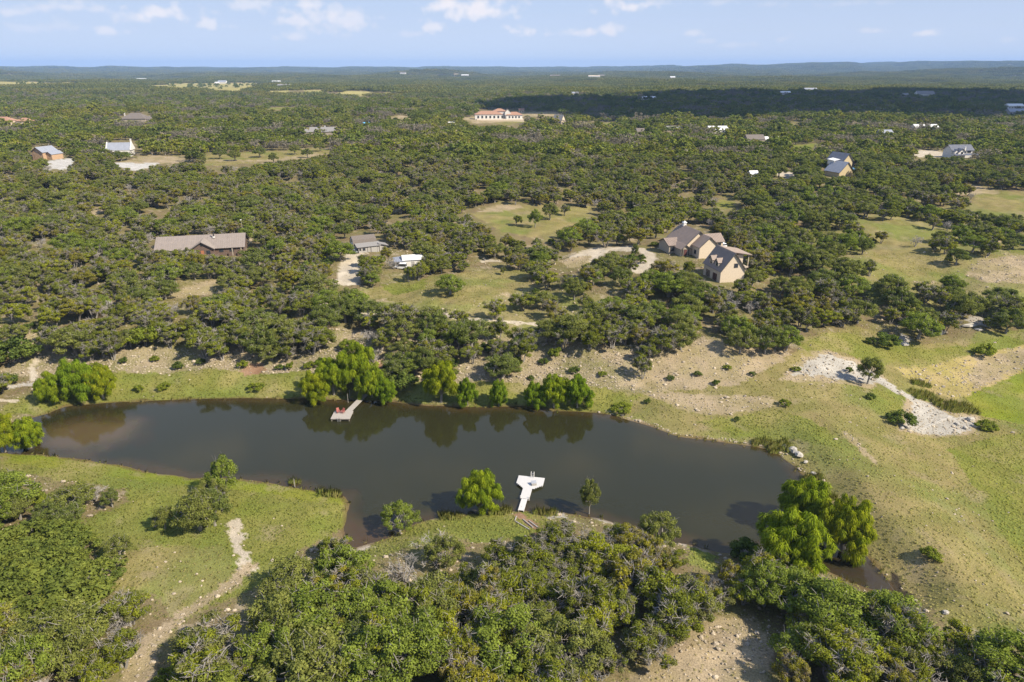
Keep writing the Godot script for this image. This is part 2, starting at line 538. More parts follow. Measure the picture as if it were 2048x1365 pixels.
func noise_tex(freq: float, octaves: int, lo: float, hi: float, seed_no: int, size := 512) -> NoiseTexture2D:
	var n := FastNoiseLite.new()
	n.noise_type = FastNoiseLite.TYPE_SIMPLEX_SMOOTH
	n.seed = seed_no
	n.frequency = freq
	n.fractal_octaves = octaves
	n.fractal_gain = 0.6
	var t := NoiseTexture2D.new()
	t.width = size
	t.height = size
	t.seamless = true
	t.noise = n
	var g := Gradient.new()
	g.set_color(0, Color(lo, lo, lo))
	g.set_color(1, Color(hi, hi, hi))
	t.color_ramp = g
	return t

func foliage(called: String, tint: Color, light: Color) -> StandardMaterial3D:
	var m := mat(called, tint, 0.75)
	m.vertex_color_use_as_albedo = true
	m.specular_mode = BaseMaterial3D.SPECULAR_DISABLED
	m.backlight_enabled = true
	m.backlight = light
	return m

func grained(called: String, c: Color, rough: float, lo: float, scale: float, seed_no: int, bump := 0.0) -> StandardMaterial3D:
	var m := mat(called, c, rough)
	m.albedo_texture = noise_tex(0.02, 5, lo, 1.0, seed_no, 256)
	m.uv1_triplanar = true
	m.uv1_scale = Vector3.ONE * scale
	if bump > 0.0:
		m.heightmap_enabled = true
		m.heightmap_texture = m.albedo_texture
		m.heightmap_scale = bump
	return m

func build_materials() -> void:
	var g := mat("earth", Color.WHITE, 0.95)
	g.vertex_color_use_as_albedo = true
	g.specular_mode = BaseMaterial3D.SPECULAR_DISABLED
	g.albedo_texture = noise_tex(0.03, 6, 0.66, 1.0, 5, 1024)
	g.uv1_scale = Vector3(1, 1, 1)
	g.detail_enabled = true
	g.detail_blend_mode = BaseMaterial3D.BLEND_MODE_MUL
	g.detail_albedo = noise_tex(0.012, 5, 0.84, 1.0, 9, 512)
	g.detail_uv_layer = BaseMaterial3D.DETAIL_UV_2
	g.uv2_triplanar = true
	g.uv2_world_triplanar = true
	g.uv2_scale = Vector3.ONE * 0.023
	g.heightmap_enabled = true
	g.heightmap_texture = noise_tex(0.03, 6, 0.0, 1.0, 5, 1024)
	g.heightmap_scale = 3.0
	var w := mat("pond_water", Color.WHITE, 0.045)
	w.vertex_color_use_as_albedo = true
	w.metallic_specular = 0.36
	w.heightmap_enabled = true
	w.heightmap_texture = noise_tex(0.02, 4, 0.0, 1.0, 31, 512)
	w.heightmap_scale = 0.35
	w.uv1_triplanar = true
	w.uv1_world_triplanar = true
	w.uv1_scale = Vector3.ONE * 0.11
	for k in 4:
		foliage("juniper_%d" % k, [lin(1.0, 1.0, 1.0), lin(0.86, 0.86, 0.82), lin(1.30, 1.25, 0.85), lin(1.22, 1.02, 0.98)][k], lin(0.56, 0.56, 0.20))
	for k in 3:
		foliage("oak_%d" % k, [lin(1, 1, 1), lin(1.22, 1.12, 1.12), lin(1.2, 1.26, 0.85)][k], lin(0.50, 0.58, 0.24))
	for k in 3:
		foliage("willow_%d" % k, [lin(1, 1, 1), lin(0.8, 0.9, 1.0), lin(1.12, 1.0, 0.9)][k], lin(0.54, 0.62, 0.12))
	for k in 3:
		foliage("bush_%d" % k, [lin(1, 1, 1), lin(1.7, 1.5, 0.9), lin(1.35, 1.2, 1.1)][k], lin(0.50, 0.58, 0.18))
	foliage("woods", Color.WHITE, lin(0.52, 0.56, 0.22))
	foliage("grass_blades", Color.WHITE, lin(0.55, 0.55, 0.2))
	grained("bark", lin(0.34, 0.315, 0.285), 0.9, 0.55, 1.5, 11)
	grained("grey_wood", lin(0.42, 0.39, 0.36), 0.9, 0.6, 1.5, 12)
	grained("limestone", lin(0.58, 0.54, 0.47), 0.9, 0.55, 0.35, 13, 4.0)
	grained("rubble", lin(0.56, 0.47, 0.35), 0.9, 0.55, 0.5, 14)
	grained("brown_metal", lin(0.235, 0.182, 0.152), 0.7, 0.88, 0.1, 15)
	grained("taupe_metal", lin(0.225, 0.19, 0.168), 0.65, 0.88, 0.1, 16)
	grained("grey_metal", lin(0.26, 0.28, 0.33), 0.45, 0.85, 0.1, 17)
	grained("dark_metal", lin(0.125, 0.135, 0.17), 0.45, 0.85, 0.1, 18)
	grained("white_metal", lin(0.66, 0.66, 0.66), 0.4, 0.9, 0.1, 19)
	grained("shingles", lin(0.20, 0.17, 0.15), 0.9, 0.6, 0.8, 20)
	grained("grey_shingles", lin(0.27, 0.26, 0.255), 0.9, 0.7, 0.8, 21)
	grained("clay_tiles", lin(0.42, 0.235, 0.155), 0.85, 0.65, 0.8, 22)
	grained("cream_siding", lin(0.52, 0.435, 0.335), 0.8, 0.9, 0.3, 23)
	grained("tan_siding", lin(0.40, 0.27, 0.17), 0.8, 0.85, 0.3, 24)
	grained("olive_siding", lin(0.42, 0.34, 0.20), 0.8, 0.88, 0.3, 25)
	grained("brown_siding", lin(0.15, 0.10, 0.078), 0.8, 0.75, 0.4, 26)
	grained("grey_siding", lin(0.34, 0.325, 0.31), 0.8, 0.85, 0.4, 27)
	grained("white_paint", lin(0.58, 0.565, 0.54), 0.7, 0.92, 0.3, 28)
	grained("stone_wall", lin(0.46, 0.40, 0.32), 0.9, 0.6, 0.9, 29)
	grained("dock_white", lin(0.52, 0.51, 0.505), 0.6, 0.9, 0.6, 30)
	grained("dock_wood", lin(0.40, 0.365, 0.33), 0.8, 0.75, 0.8, 32)
	grained("rail_wood", lin(0.33, 0.29, 0.24), 0.85, 0.7, 0.8, 33)
	mat("maroon", lin(0.085, 0.03, 0.025), 0.6)
	mat("red_paint", lin(0.30, 0.085, 0.07), 0.5)
	mat("dark_trim", lin(0.06, 0.052, 0.048), 0.6)
	mat("pipe_black", lin(0.03, 0.03, 0.03), 0.5)
	mat("steel", lin(0.6, 0.6, 0.6), 0.35, 0.8)
	mat("blue_metal", lin(0.06, 0.2, 0.36), 0.4)
	mat("blue_plastic", lin(0.12, 0.36, 0.6), 0.5)
	mat("rubber", lin(0.02, 0.02, 0.02), 0.8)
	mat("car_white", lin(0.75, 0.75, 0.76), 0.3)
	mat("car_grey", lin(0.22, 0.23, 0.24), 0.3, 0.3)
	mat("orange_clay", lin(0.3, 0.12, 0.06), 0.7)
	var gl := mat("window_glass", lin(0.03, 0.035, 0.045), 0.08)
	gl.metallic_specular = 0.6
	var cl := mat("cloud_white", lin(0.9, 0.9, 0.9), 1.0)
	cl.metallic_specular = 0.0

# ------------------------------------------------------------------ ground and water
const C1 := [Vector3(0.26, 0.20, 0.12), Vector3(0.215, 0.245, 0.052), Vector3(0.345, 0.285, 0.13), Vector3(0.50, 0.40, 0.27), Vector3(0.47, 0.38, 0.26), Vector3(0.70, 0.62, 0.50), Vector3(0.54, 0.42, 0.21), Vector3(0.60, 0.565, 0.50), Vector3(0.70, 0.68, 0.65), Vector3(0.30, 0.175, 0.11), Vector3(0.085, 0.07, 0.05), Vector3(0.54, 0.47, 0.20), Vector3(0.235, 0.285, 0.036), Vector3(0.35, 0.30, 0.15)]
const C2 := [Vector3(0.26, 0.24, 0.10), Vector3(0.29, 0.275, 0.082), Vector3(0.265, 0.25, 0.088), Vector3(0.37, 0.31, 0.165), Vector3(0.28, 0.26, 0.12), Vector3(0.60, 0.52, 0.395), Vector3(0.43, 0.365, 0.13), Vector3(0.47, 0.44, 0.385), Vector3(0.62, 0.60, 0.56), Vector3(0.40, 0.26, 0.17), Vector3(0.12, 0.095, 0.07), Vector3(0.44, 0.40, 0.15), Vector3(0.285, 0.29, 0.055), Vector3(0.26, 0.265, 0.09)]

func ground_color(x: float, z: float) -> Color:
	var d := sqrt(x * x + z * z)
	var wob := 1.3 if d < 500.0 else 7.0
	var k := cover_at(x + n_fine.get_noise_2d(x * 2.2, z * 2.2 + 300.0) * wob, z + n_fine.get_noise_2d(x * 2.2 + 500.0, z * 2.2) * wob)
	var a: float = clampf(0.5 + 0.9 * n_fine.get_noise_2d(x * 0.9 + 70.0, z * 0.9) + 0.6 * n_mid.get_noise_2d(x * 14.0, z * 14.0), 0.0, 1.0)
	var c: Vector3 = C1[k].lerp(C2[k], a)
	if k == 0:
		# bits of stone and tussock on the wood floor
		c = c.lerp(Vector3(0.46, 0.385, 0.28), 0.7 * smoothstep(0.30, 0.5, n_fine.get_noise_2d(x * 1.4 + 11.0, z * 1.4 - 40.0)))
	elif k == 1 or k == 2 or k == 12 or k == 13:
		c = c.lerp(Vector3(0.40, 0.335, 0.15), 0.5 * smoothstep(0.05, 0.4, n_mid.get_noise_2d(x * 8.0 + 50.0, z * 8.0)))
		c = c.lerp(Vector3(0.205, 0.255, 0.06), 0.6 * smoothstep(0.05, 0.4, n_mid.get_noise_2d(x * 7.0 - 350.0, z * 7.0)))
		c = c.lerp(Vector3(0.40, 0.325, 0.20), 0.5 * smoothstep(0.25, 0.5, n_fine.get_noise_2d(x * 0.7 + 31.0, z * 0.7 + 9.0)))
	if d < 220.0:
		var s := near_water(x, z) + 1.1 * n_fine.get_noise_2d(x * 0.8 + 15.0, z * 0.8)
		if s < 0.9:
			c = c.lerp(Vector3(0.17, 0.115, 0.06), smoothstep(0.9, 0.1, s) * 0.7)
	return Color(c.x, c.y, c.z)

func build_ground() -> void:
	var zs := []
	var d := 46.0
	while d < 19000.0:
		zs.append(d)
		d += 0.55 if d < 190.0 else maxf(0.55, (d - 190.0) * 0.016 + 0.55)
	var cols := 560
	var v := PackedVector3Array()
	var n := PackedVector3Array()
	var c := PackedColorArray()
	var uv := PackedVector2Array()
	var rows := zs.size()
	v.resize(rows * (cols + 1))
	n.resize(v.size())
	c.resize(v.size())
	uv.resize(v.size())
	for j in rows:
		var zd: float = zs[j]
		var half := 36.0 + 0.92 * zd
		for i in cols + 1:
			var x := (float(i) / cols * 2.0 - 1.0) * half
			var z := -zd
			var k := j * (cols + 1) + i
			v[k] = Vector3(x, hgt(x, z), z)
			c[k] = ground_color(x, z)
			uv[k] = Vector2(x, z) * 0.09
	for j in rows:
		for i in cols + 1:
			var k := j * (cols + 1) + i
			var a := v[k - 1] if i > 0 else v[k]
			var b := v[k + 1] if i < cols else v[k]
			var e := v[k - cols - 1] if j > 0 else v[k]
			var f := v[k + cols + 1] if j < rows - 1 else v[k]
			n[k] = (b - a).cross(e - f).normalized() * -1.0
			if n[k].y < 0.0:
				n[k] = -n[k]
	var idx := PackedInt32Array()
	idx.resize((rows - 1) * cols * 6)
	var o := 0
	for j in rows - 1:
		for i in cols:
			var k := j * (cols + 1) + i
			# rows run away from the camera; clockwise seen from above
			idx[o] = k; idx[o + 1] = k + cols + 1; idx[o + 2] = k + 1
			idx[o + 3] = k + 1; idx[o + 4] = k + cols + 1; idx[o + 5] = k + cols + 2
			o += 6
	var arr := []
	arr.resize(Mesh.ARRAY_MAX)
	arr[Mesh.ARRAY_VERTEX] = v
	arr[Mesh.ARRAY_NORMAL] = n
	arr[Mesh.ARRAY_COLOR] = c
	arr[Mesh.ARRAY_TEX_UV] = uv
	arr[Mesh.ARRAY_INDEX] = idx
	var mesh := ArrayMesh.new()
	mesh.add_surface_from_arrays(Mesh.PRIMITIVE_TRIANGLES, arr)
	mesh.surface_set_material(0, M.earth)
	tag(top_mesh("ground", mesh), "grass, limestone rubble and wooded upland around the pond", "ground", "", "structure")

func build_water() -> void:
	var b := MB.new()
	var silt := level(175, 868, 0.0)
	var silt2 := level(700, 1075, 0.0)
	var silt3 := level(1745, 1170, 0.0)
	for j in range(0, PD - 1):
		for i in range(0, PW - 1):
			var s := sdf[j * PW + i]
			if s > 3.0:
				continue
			var q := []
			for k in [[0, 0], [1, 0], [1, 1], [0, 1]]:
				q.append(Vector3(PX0 + i + k[0], 0.0, PZ0 + j + k[1]))
			var cs := []
			for p: Vector3 in q:
				var w := near_water(p.x, p.z)
				var c := Vector3(0.0225, 0.0205, 0.0085)
				# silt stirred up in the shallows: brown water
				var edge := p + Vector3(n_fine.get_noise_2d(p.x, p.z), 0, n_fine.get_noise_2d(p.z, p.x)) * 3.0
				c = c.lerp(Vector3(0.045, 0.034, 0.015), smoothstep(-3.5, -0.2, w + n_fine.get_noise_2d(p.x * 0.5, p.z * 0.5) * 2.0) * 0.8)
				c = c.lerp(Vector3(0.085, 0.06, 0.03), smoothstep(11.0, 3.0, Vector2((edge.x - silt.x) * 0.7, edge.z - silt.z).length()) * 0.75)
				c = c.lerp(Vector3(0.06, 0.038, 0.02), smoothstep(9.0, 2.0, Vector2(edge.x - silt2.x, edge.z - silt2.z).length()) * 0.7)
				c = c.lerp(Vector3(0.036, 0.029, 0.021), smoothstep(11.0, 3.0, Vector2(edge.x - silt3.x, edge.z - silt3.z).length()) * 0.7)
				cs.append(Color(c.x, c.y, c.z))
			for t in [[0, 1, 2], [0, 2, 3]]:
				for k in t:
					b.v.append(q[k])
					b.n.append(Vector3.UP)
					b.c.append(cs[k])
	var o := top_mesh("water", b.commit(M.pond_water))
	tag(o, "dark brown water of the still pond", "water", "", "structure")

# ------------------------------------------------------------------ sky
func build_sky() -> Sky:
	var W := 4096
	var H := 2048
	var im := Image.create(W, H, false, Image.FORMAT_RGB8)
	var low := Color(0.715, 0.757, 0.828)
	var mid := Color(0.635, 0.705, 0.812)
	var top := Color(0.50, 0.60, 0.79)
	for y in H:
		var el := 90.0 - (y + 0.5) / H * 180.0
		var c := low
		if el > 0.0:
			c = low.lerp(mid, smoothstep(0.0, 7.0, el))
			c = c.lerp(top, smoothstep(5.0, 75.0, el))
		else:
			c = Color(0.55, 0.56, 0.52)
		im.fill_rect(Rect2i(0, y, W, 1), c)
	# fair-weather clouds: those in view, then more of the same all round
	var puffs := []
	for p in [[965,20,62,17,0.9],[905,12,40,10,0.6],[690,42,48,16,0.6],[640,25,40,14,0.5],[595,72,26,9,0.55],[588,44,28,9,0.6],[415,51,26,8,0.65],[322,28,48,13,0.8],[262,38,25,9,0.4],[222,62,18,7,0.6],[142,14,34,9,0.5],[36,25,22,8,0.5],[50,58,26,8,0.25],[1040,63,30,8,0.75],[1106,69,11,5,0.6],[1160,66,26,7,0.65],[1216,62,22,8,0.7],[1243,14,40,12,0.8],[870,56,26,9,0.7],[820,68,18,6,0.3],[1383,67,20,6,0.5],[1412,83,14,4,0.3],[1475,90,30,5,0.3],[1573,78,14,6,0.35],[1745,62,16,4,0.5],[1855,68,16,5,0.7],[2020,80,16,4,0.25],[500,14,44,12,0.55],[620,10,20,9,0.6],[660,62,40,10,0.3],[120,52,28,8,0.25],[1330,8,20,6,0.4],[1430,6,30,5,0.3],[1540,10,30,5,0.25],[1700,8,40,5,0.2]]:
		var d := ray(p[0], p[1]).normalized()
		puffs.append([rad_to_deg(atan2(d.x, -d.z)), rad_to_deg(asin(d.y)), p[2] * 1.3 / FOCAL * 57.3, p[3] * 1.3 / FOCAL * 57.3, p[4]])
	var r := RandomNumberGenerator.new()
	r.seed = 77
	for k in 260:
		var az := r.randf_range(-180.0, 180.0)
		var el := 1.2 + 50.0 * pow(r.randf(), 1.6)
		if absf(az) < 41.0 and el < 5.2:
			continue
		var big := 1.0 + el * 0.09
		puffs.append([az, el, r.randf_range(0.6, 2.2) * big, r.randf_range(0.25, 0.6) * big, r.randf_range(0.4, 0.9)])
	var nz := FastNoiseLite.new()
	nz.seed = 5
	nz.frequency = 1.2
	nz.fractal_octaves = 6
	var white := Color(0.85, 0.83, 0.84)
	for p in puffs:
		var sx: float = p[2] / cos(deg_to_rad(p[1]))
		var y0 := int((90.0 - p[1] - p[3] * 2.0) / 180.0 * H)
		var y1 := int((90.0 - p[1] + p[3] * 1.6) / 180.0 * H)
		var x0 := int((p[0] - sx * 1.9 + 180.0) / 360.0 * W)
		var x1 := int((p[0] + sx * 1.9 + 180.0) / 360.0 * W)
		for y in range(maxi(0, y0), mini(H / 2 - 2, y1) + 1):
			for x in range(x0, x1 + 1):
				var u: float = ((x + 0.5) / W * 360.0 - 180.0 - p[0]) / sx
				var w: float = (90.0 - (y + 0.5) / H * 180.0 - p[1]) / p[3]
				if w < 0.0:
					w *= 1.5
				var q := nz.get_noise_3d(x * 0.055 / maxf(1.0, sx * 0.4), y * 0.075 / maxf(1.0, sx * 0.4), p[0])
				var f := 1.0 - sqrt(u * u + w * w) * 0.8 + q * 1.0
				var al: float = smoothstep(0.05, 1.0, f) * p[4]
				if al > 0.004:
					var xx := posmod(x + W / 2, W)
					im.set_pixel(xx, y, im.get_pixel(xx, y).lerp(white, al))
	var sm := PanoramaSkyMaterial.new()
	sm.panorama = ImageTexture.create_from_image(im)
	sm.energy_multiplier = 1.0
	var sky := Sky.new()
	sky.sky_material = sm
	return sky

func build_cloud(at: Vector3, length: float, depth: float, seed_no: int, turn: float) -> void:
	var r := RandomNumberGenerator.new()
	r.seed = seed_no
	var b := MB.new()
	var o := Node3D.new()
	o.name = numbered("cloud")
	var nz := FastNoiseLite.new()
	nz.seed = seed_no
	nz.frequency = 0.012
	for k in 26:
		var c := Vector3(r.randf_range(-1, 1) * length * 0.5, r.randf_range(0, 60), r.randf_range(-1, 1) * depth * 0.5)
		var rad := r.randf_range(0.13, 0.24) * depth + 60.0
		var seg := 14
		for i in seg:
			for j in 8:
				var q := []
				for e in [[i, j], [i + 1, j], [i + 1, j + 1], [i, j + 1]]:
					var a: float = TAU * e[0] / seg
					var t: float = PI * e[1] / 8.0
					var dir := Vector3(sin(t) * cos(a), cos(t) * (0.55 if cos(t) > 0.0 else 0.22), sin(t) * sin(a))
					var pos := c + dir * rad
					q.append(pos + dir * 60.0 * nz.get_noise_3dv(pos))
				var mid: Vector3 = (q[0] + q[2]) * 0.5
				b.quad(q[0], q[1], q[2], q[3], mid - c)
	o.position = at
	o.rotation.y = turn
	add_child(o)
	tag(o, "white cumulus cloud drifting high above the upland", "cloud", "", "structure")
	part(o, "billow", b.commit(M.cloud_white))

# ------------------------------------------------------------------ trees
func unit(r: RandomNumberGenerator) -> Vector3:
	var z := r.randf_range(-1.0, 1.0)
	var a := r.randf_range(0.0, TAU)
	var s := sqrt(1.0 - z * z)
	return Vector3(s * cos(a), z, s * sin(a))

func vcol(c: Vector3, f: float) -> Color:
	return Color(c.x * f, c.y * f, c.z * f)

func puff(b: MB, c: Vector3, rad: Vector3, count: int, size: float, col: Vector3, r: RandomNumberGenerator) -> void:
	for i in count:
		var d := unit(r)
		var p := c + d * rad * pow(r.randf(), 0.38)
		var out := (d / rad).normalized()
		var nrm := (out * 0.8 + unit(r) * 0.9 + Vector3(0, 0.15, 0)).normalized()
		var t := nrm.cross(unit(r)).normalized()
		var w := nrm.cross(t)
		var s := size * r.randf_range(0.65, 1.35)
		var sh := (out * 0.55 + nrm * 0.7).normalized()
		b.tri(p + t * s, p - t * s * 0.5 + w * s * 0.75, p - t * s * 0.5 - w * s * 0.75, sh, vcol(col, r.randf_range(0.72, 1.3)))

func droop(b: MB, c: Vector3, rad: Vector3, count: int, length: float, wide: float, col: Vector3, r: RandomNumberGenerator) -> void:
	for i in count:
		var d := unit(r)
		var p := c + d * rad * pow(r.randf(), 0.38)
		var out := Vector3(d.x, d.y * 0.6, d.z).normalized()
		var down := (Vector3.DOWN + out * r.randf_range(0.0, 0.9) + unit(r) * 0.35).normalized()
		var side := down.cross(unit(r)).normalized()
		var l := length * r.randf_range(0.6, 1.4)
		var sh := (out * 0.6 + down.cross(side) * (0.7 if down.cross(side).dot(out) > 0.0 else -0.7) + Vector3(0, 0.15, 0)).normalized()
		b.tri(p + side * wide, p - side * wide, p + down * l, sh, vcol(col, r.randf_range(0.72, 1.3)))

func twigs(b: MB, c: Vector3, rad: float, count: int, r: RandomNumberGenerator) -> void:
	for i in count:
		var d := (unit(r) + Vector3(0, 0.35, 0)).normalized()
		var p := c + unit(r) * rad * 0.3
		var l := rad * r.randf_range(0.5, 1.15)
		b.tube(p, p + d * l, 0.034, 0.014, 3)

func limb(b: MB, p0: Vector3, p1: Vector3, r0: float, r1: float, sag: float, r: RandomNumberGenerator) -> void:
	var m := (p0 + p1) * 0.5 + unit(r) * p0.distance_to(p1) * 0.12 + Vector3(0, -sag, 0)
	b.tube(p0, m, r0, (r0 + r1) * 0.5, 4)
	b.tube(m, p1, (r0 + r1) * 0.5, r1, 4)

# returns [trunk mesh builder, crown mesh builder]; the tree stands on y = 0, crown about `wide` across and `high` tall
func grow(kind: String, seed_no: int, lod: int) -> Array:
	var r := RandomNumberGenerator.new()
	r.seed = seed_no
	var wood := MB.new()
	var leaf := MB.new()
	var high := 6.0
	match kind:
		"juniper":
			var wide := r.randf_range(4.6, 5.8)
			var thin: float = [0.10, 0.42, 0.14, 0.08, 0.28, 0.12, 0.2][seed_no % 7 if lod > 0 else (seed_no / 7) % 6]
			high = r.randf_range(5.0, 6.2)
			var tips := []
			var lobes := []
			for k in r.randi_range(4, 6):
				var a := r.randf_range(0, TAU)
				var q := r.randf_range(0.12, 0.30) * wide
				lobes.append([Vector3(cos(a) * q, high * r.randf_range(0.36, 0.58), sin(a) * q), wide * r.randf_range(0.22, 0.32), high * r.randf_range(0.26, 0.40)])
			for k in (70 if lod == 0 else 22):
				var l: Array = lobes[k % lobes.size()]
				var a := r.randf_range(0, TAU)
				var e := asin(r.randf_range(-0.35, 1.0))
				var f := r.randf_range(0.7, 1.0)
				tips.append(l[0] + Vector3(cos(a) * cos(e) * l[1], sin(e) * l[2], sin(a) * cos(e) * l[1]) * f)
			var stems := []
			if lod == 0:
				for k in r.randi_range(2, 4):
					var a := r.randf_range(0, TAU)
					var foot := Vector3(cos(a), 0, sin(a)) * 0.18
					var head := Vector3(cos(a) * wide * 0.16, high * r.randf_range(0.45, 0.68), sin(a) * wide * 0.16)
					limb(wood, foot - Vector3(0, 0.3, 0), head, 0.15, 0.07, -0.1, r)
					stems.append([foot, head])
			else:
				wood.tube(Vector3(0, -0.3, 0), Vector3(0.1, high * 0.5, 0), 0.18, 0.08, 4)
			for t: Vector3 in tips:
				var bare := r.randf() < thin
				var warm := r.randf()
				var col := Vector3(0.128, 0.150, 0.026).lerp(Vector3(0.195, 0.215, 0.024), warm * warm).lerp(Vector3(0.145, 0.138, 0.070), 0.55 if r.randf() < 0.2 else 0.0)
				var rad := Vector3(1.0, r.randf_range(0.62, 0.85), 1.0) * r.randf_range(0.38, 0.66)
				if lod == 0:
					var s: Array = stems[r.randi() % stems.size()]
					var from: Vector3 = s[0].lerp(s[1], r.randf_range(0.45, 1.0))
					limb(wood, from, t, 0.05, 0.024, 0.0, r)
					if bare:
						twigs(wood, t, 0.8, 18, r)
						puff(leaf, t, rad * 0.9, 40, 0.09, Vector3(0.16, 0.145, 0.085), r)
					else:
						twigs(wood, t, 0.7, 4, r)
						puff(leaf, t, rad, 210, 0.098, col, r)
				elif not bare:
					puff(leaf, t, rad * 1.3, 30, 0.33, col, r)
				else:
					puff(leaf, t, rad * 1.2, 14, 0.26, Vector3(0.24, 0.215, 0.175), r)
		"oak":
			var wide := r.randf_range(6.4, 8.0)
			high = r.randf_range(5.8, 7.0)
			var tips := []
			for k in (58 if lod == 0 else 22):
				var a := r.randf_range(0, TAU)
				var e := asin(r.randf_range(-0.12, 1.0))
				var f := r.randf_range(0.6, 1.0)
				tips.append(Vector3(cos(a) * cos(e) * wide * 0.5 * f, high * 0.42 + sin(e) * high * 0.5 * f, sin(a) * cos(e) * wide * 0.5 * f))
			var forks := []
			var crotch := Vector3(r.randf_range(-0.3, 0.3), high * 0.22, r.randf_range(-0.3, 0.3))
			wood.tube(Vector3(0, -0.3, 0), crotch, 0.3, 0.22, 6)
			for k in 5:
				var a := TAU * k / 5.0 + r.randf_range(-0.4, 0.4)
				var head := Vector3(cos(a) * wide * 0.24, high * r.randf_range(0.42, 0.6), sin(a) * wide * 0.24)
				if lod == 0:
					limb(wood, crotch, head, 0.16, 0.08, -0.15, r)
				forks.append(head)
			for t: Vector3 in tips:
				var warm := r.randf()
				var col := Vector3(0.100, 0.124, 0.032).lerp(Vector3(0.155, 0.182, 0.046), warm)
				var rad := Vector3(1.0, r.randf_range(0.55, 0.8), 1.0) * r.randf_range(0.5, 0.98)
				if lod == 0:
					var near: Vector3 = forks[0]
					for f: Vector3 in forks:
						if f.distance_to(t) < near.distance_to(t):
							near = f
					limb(wood, near, t, 0.06, 0.025, 0.0, r)
					twigs(wood, t, 1.1, 2, r)
					puff(leaf, t, rad, 230, 0.115, col, r)
				else:
					puff(leaf, t, rad * 1.25, 34, 0.36, col, r)
		"willow":
			var wide := r.randf_range(7.0, 8.2)
			high = 9.5
			var crotch := Vector3(0.2, high * 0.22, 0.1)
			wood.tube(Vector3(0, -0.3, 0), crotch, 0.32, 0.22, 6)
			var lobes := []
			for k in 7:
				var a := TAU * k / 7.0 + r.randf_range(-0.3, 0.3)
				var q := wide * r.randf_range(0.20, 0.34)
				lobes.append([Vector3(cos(a) * q, high * r.randf_range(0.28, 0.60), sin(a) * q), wide * r.randf_range(0.21, 0.30), high * r.randf_range(0.24, 0.34)])
			lobes.append([Vector3(0, high * 0.68, 0), wide * 0.27, high * 0.31])
			for k in 152:
				var l: Array = lobes[k % 8]
				var a := r.randf_range(0, TAU)
				var e := asin(r.randf_range(-0.9, 1.0))
				var f := r.randf_range(0.5, 1.08)
				var t: Vector3 = l[0] + Vector3(cos(a) * cos(e) * l[1], sin(e) * l[2], sin(a) * cos(e) * l[1]) * f
				if k % 3 == 0:
					limb(wood, crotch + Vector3(t.x, 0, t.z) * 0.15, t, 0.10, 0.025, -0.6, r)
				var warm := r.randf()
				var col := Vector3(0.125, 0.180, 0.016).lerp(Vector3(0.235, 0.285, 0.020), warm)
				droop(leaf, t + Vector3(0, 0.3, 0), Vector3(0.65, 0.85, 0.65) * r.randf_range(0.6, 1.1), 200, 0.6, 0.045, col, r)
		"bush":
			var wide := r.randf_range(2.8, 3.4)
			high = 2.6
			for k in 3:
				var a := TAU * k / 3.0 + r.randf()
				wood.tube(Vector3(0, -0.2, 0), Vector3(cos(a) * 0.6, 1.5, sin(a) * 0.6), 0.06, 0.03, 4)
			for k in 20:
				var a := r.randf_range(0, TAU)
				var e := asin(r.randf_range(-0.1, 1.0))
				var f := r.randf_range(0.55, 1.0)
				var t := Vector3(cos(a) * cos(e) * wide * 0.5 * f, high * 0.32 + sin(e) * high * 0.5 * f, sin(a) * cos(e) * wide * 0.5 * f)
				var col := Vector3(0.076, 0.108, 0.026).lerp(Vector3(0.125, 0.158, 0.034), r.randf())
				puff(leaf, t, Vector3(1, 0.8, 1) * r.randf_range(0.35, 0.6), 130, 0.12, col, r)
		"bare":
			high = 4.6
			var ends := []
			for k in 5:
				var a := TAU * k / 5.0 + r.randf_range(-0.4, 0.4)
				var head := Vector3(cos(a) * 0.8, r.randf_range(1.6, 2.8), sin(a) * 0.8)
				limb(wood, Vector3(0, -0.2, 0), head, 0.11, 0.06, 0.0, r)
				ends.append(head)
			for h: Vector3 in ends:
				for k in 7:
					var e := h + (unit(r) + Vector3(h.x, 0.55, h.z) * 0.6) * r.randf_range(0.8, 1.5)
					limb(wood, h.lerp(Vector3(0, 1, 0), r.randf_range(0, 0.5)), e, 0.045, 0.02, 0.0, r)
					twigs(wood, e, 0.8, 9, r)
	return [wood, leaf, high]

var protos := {}

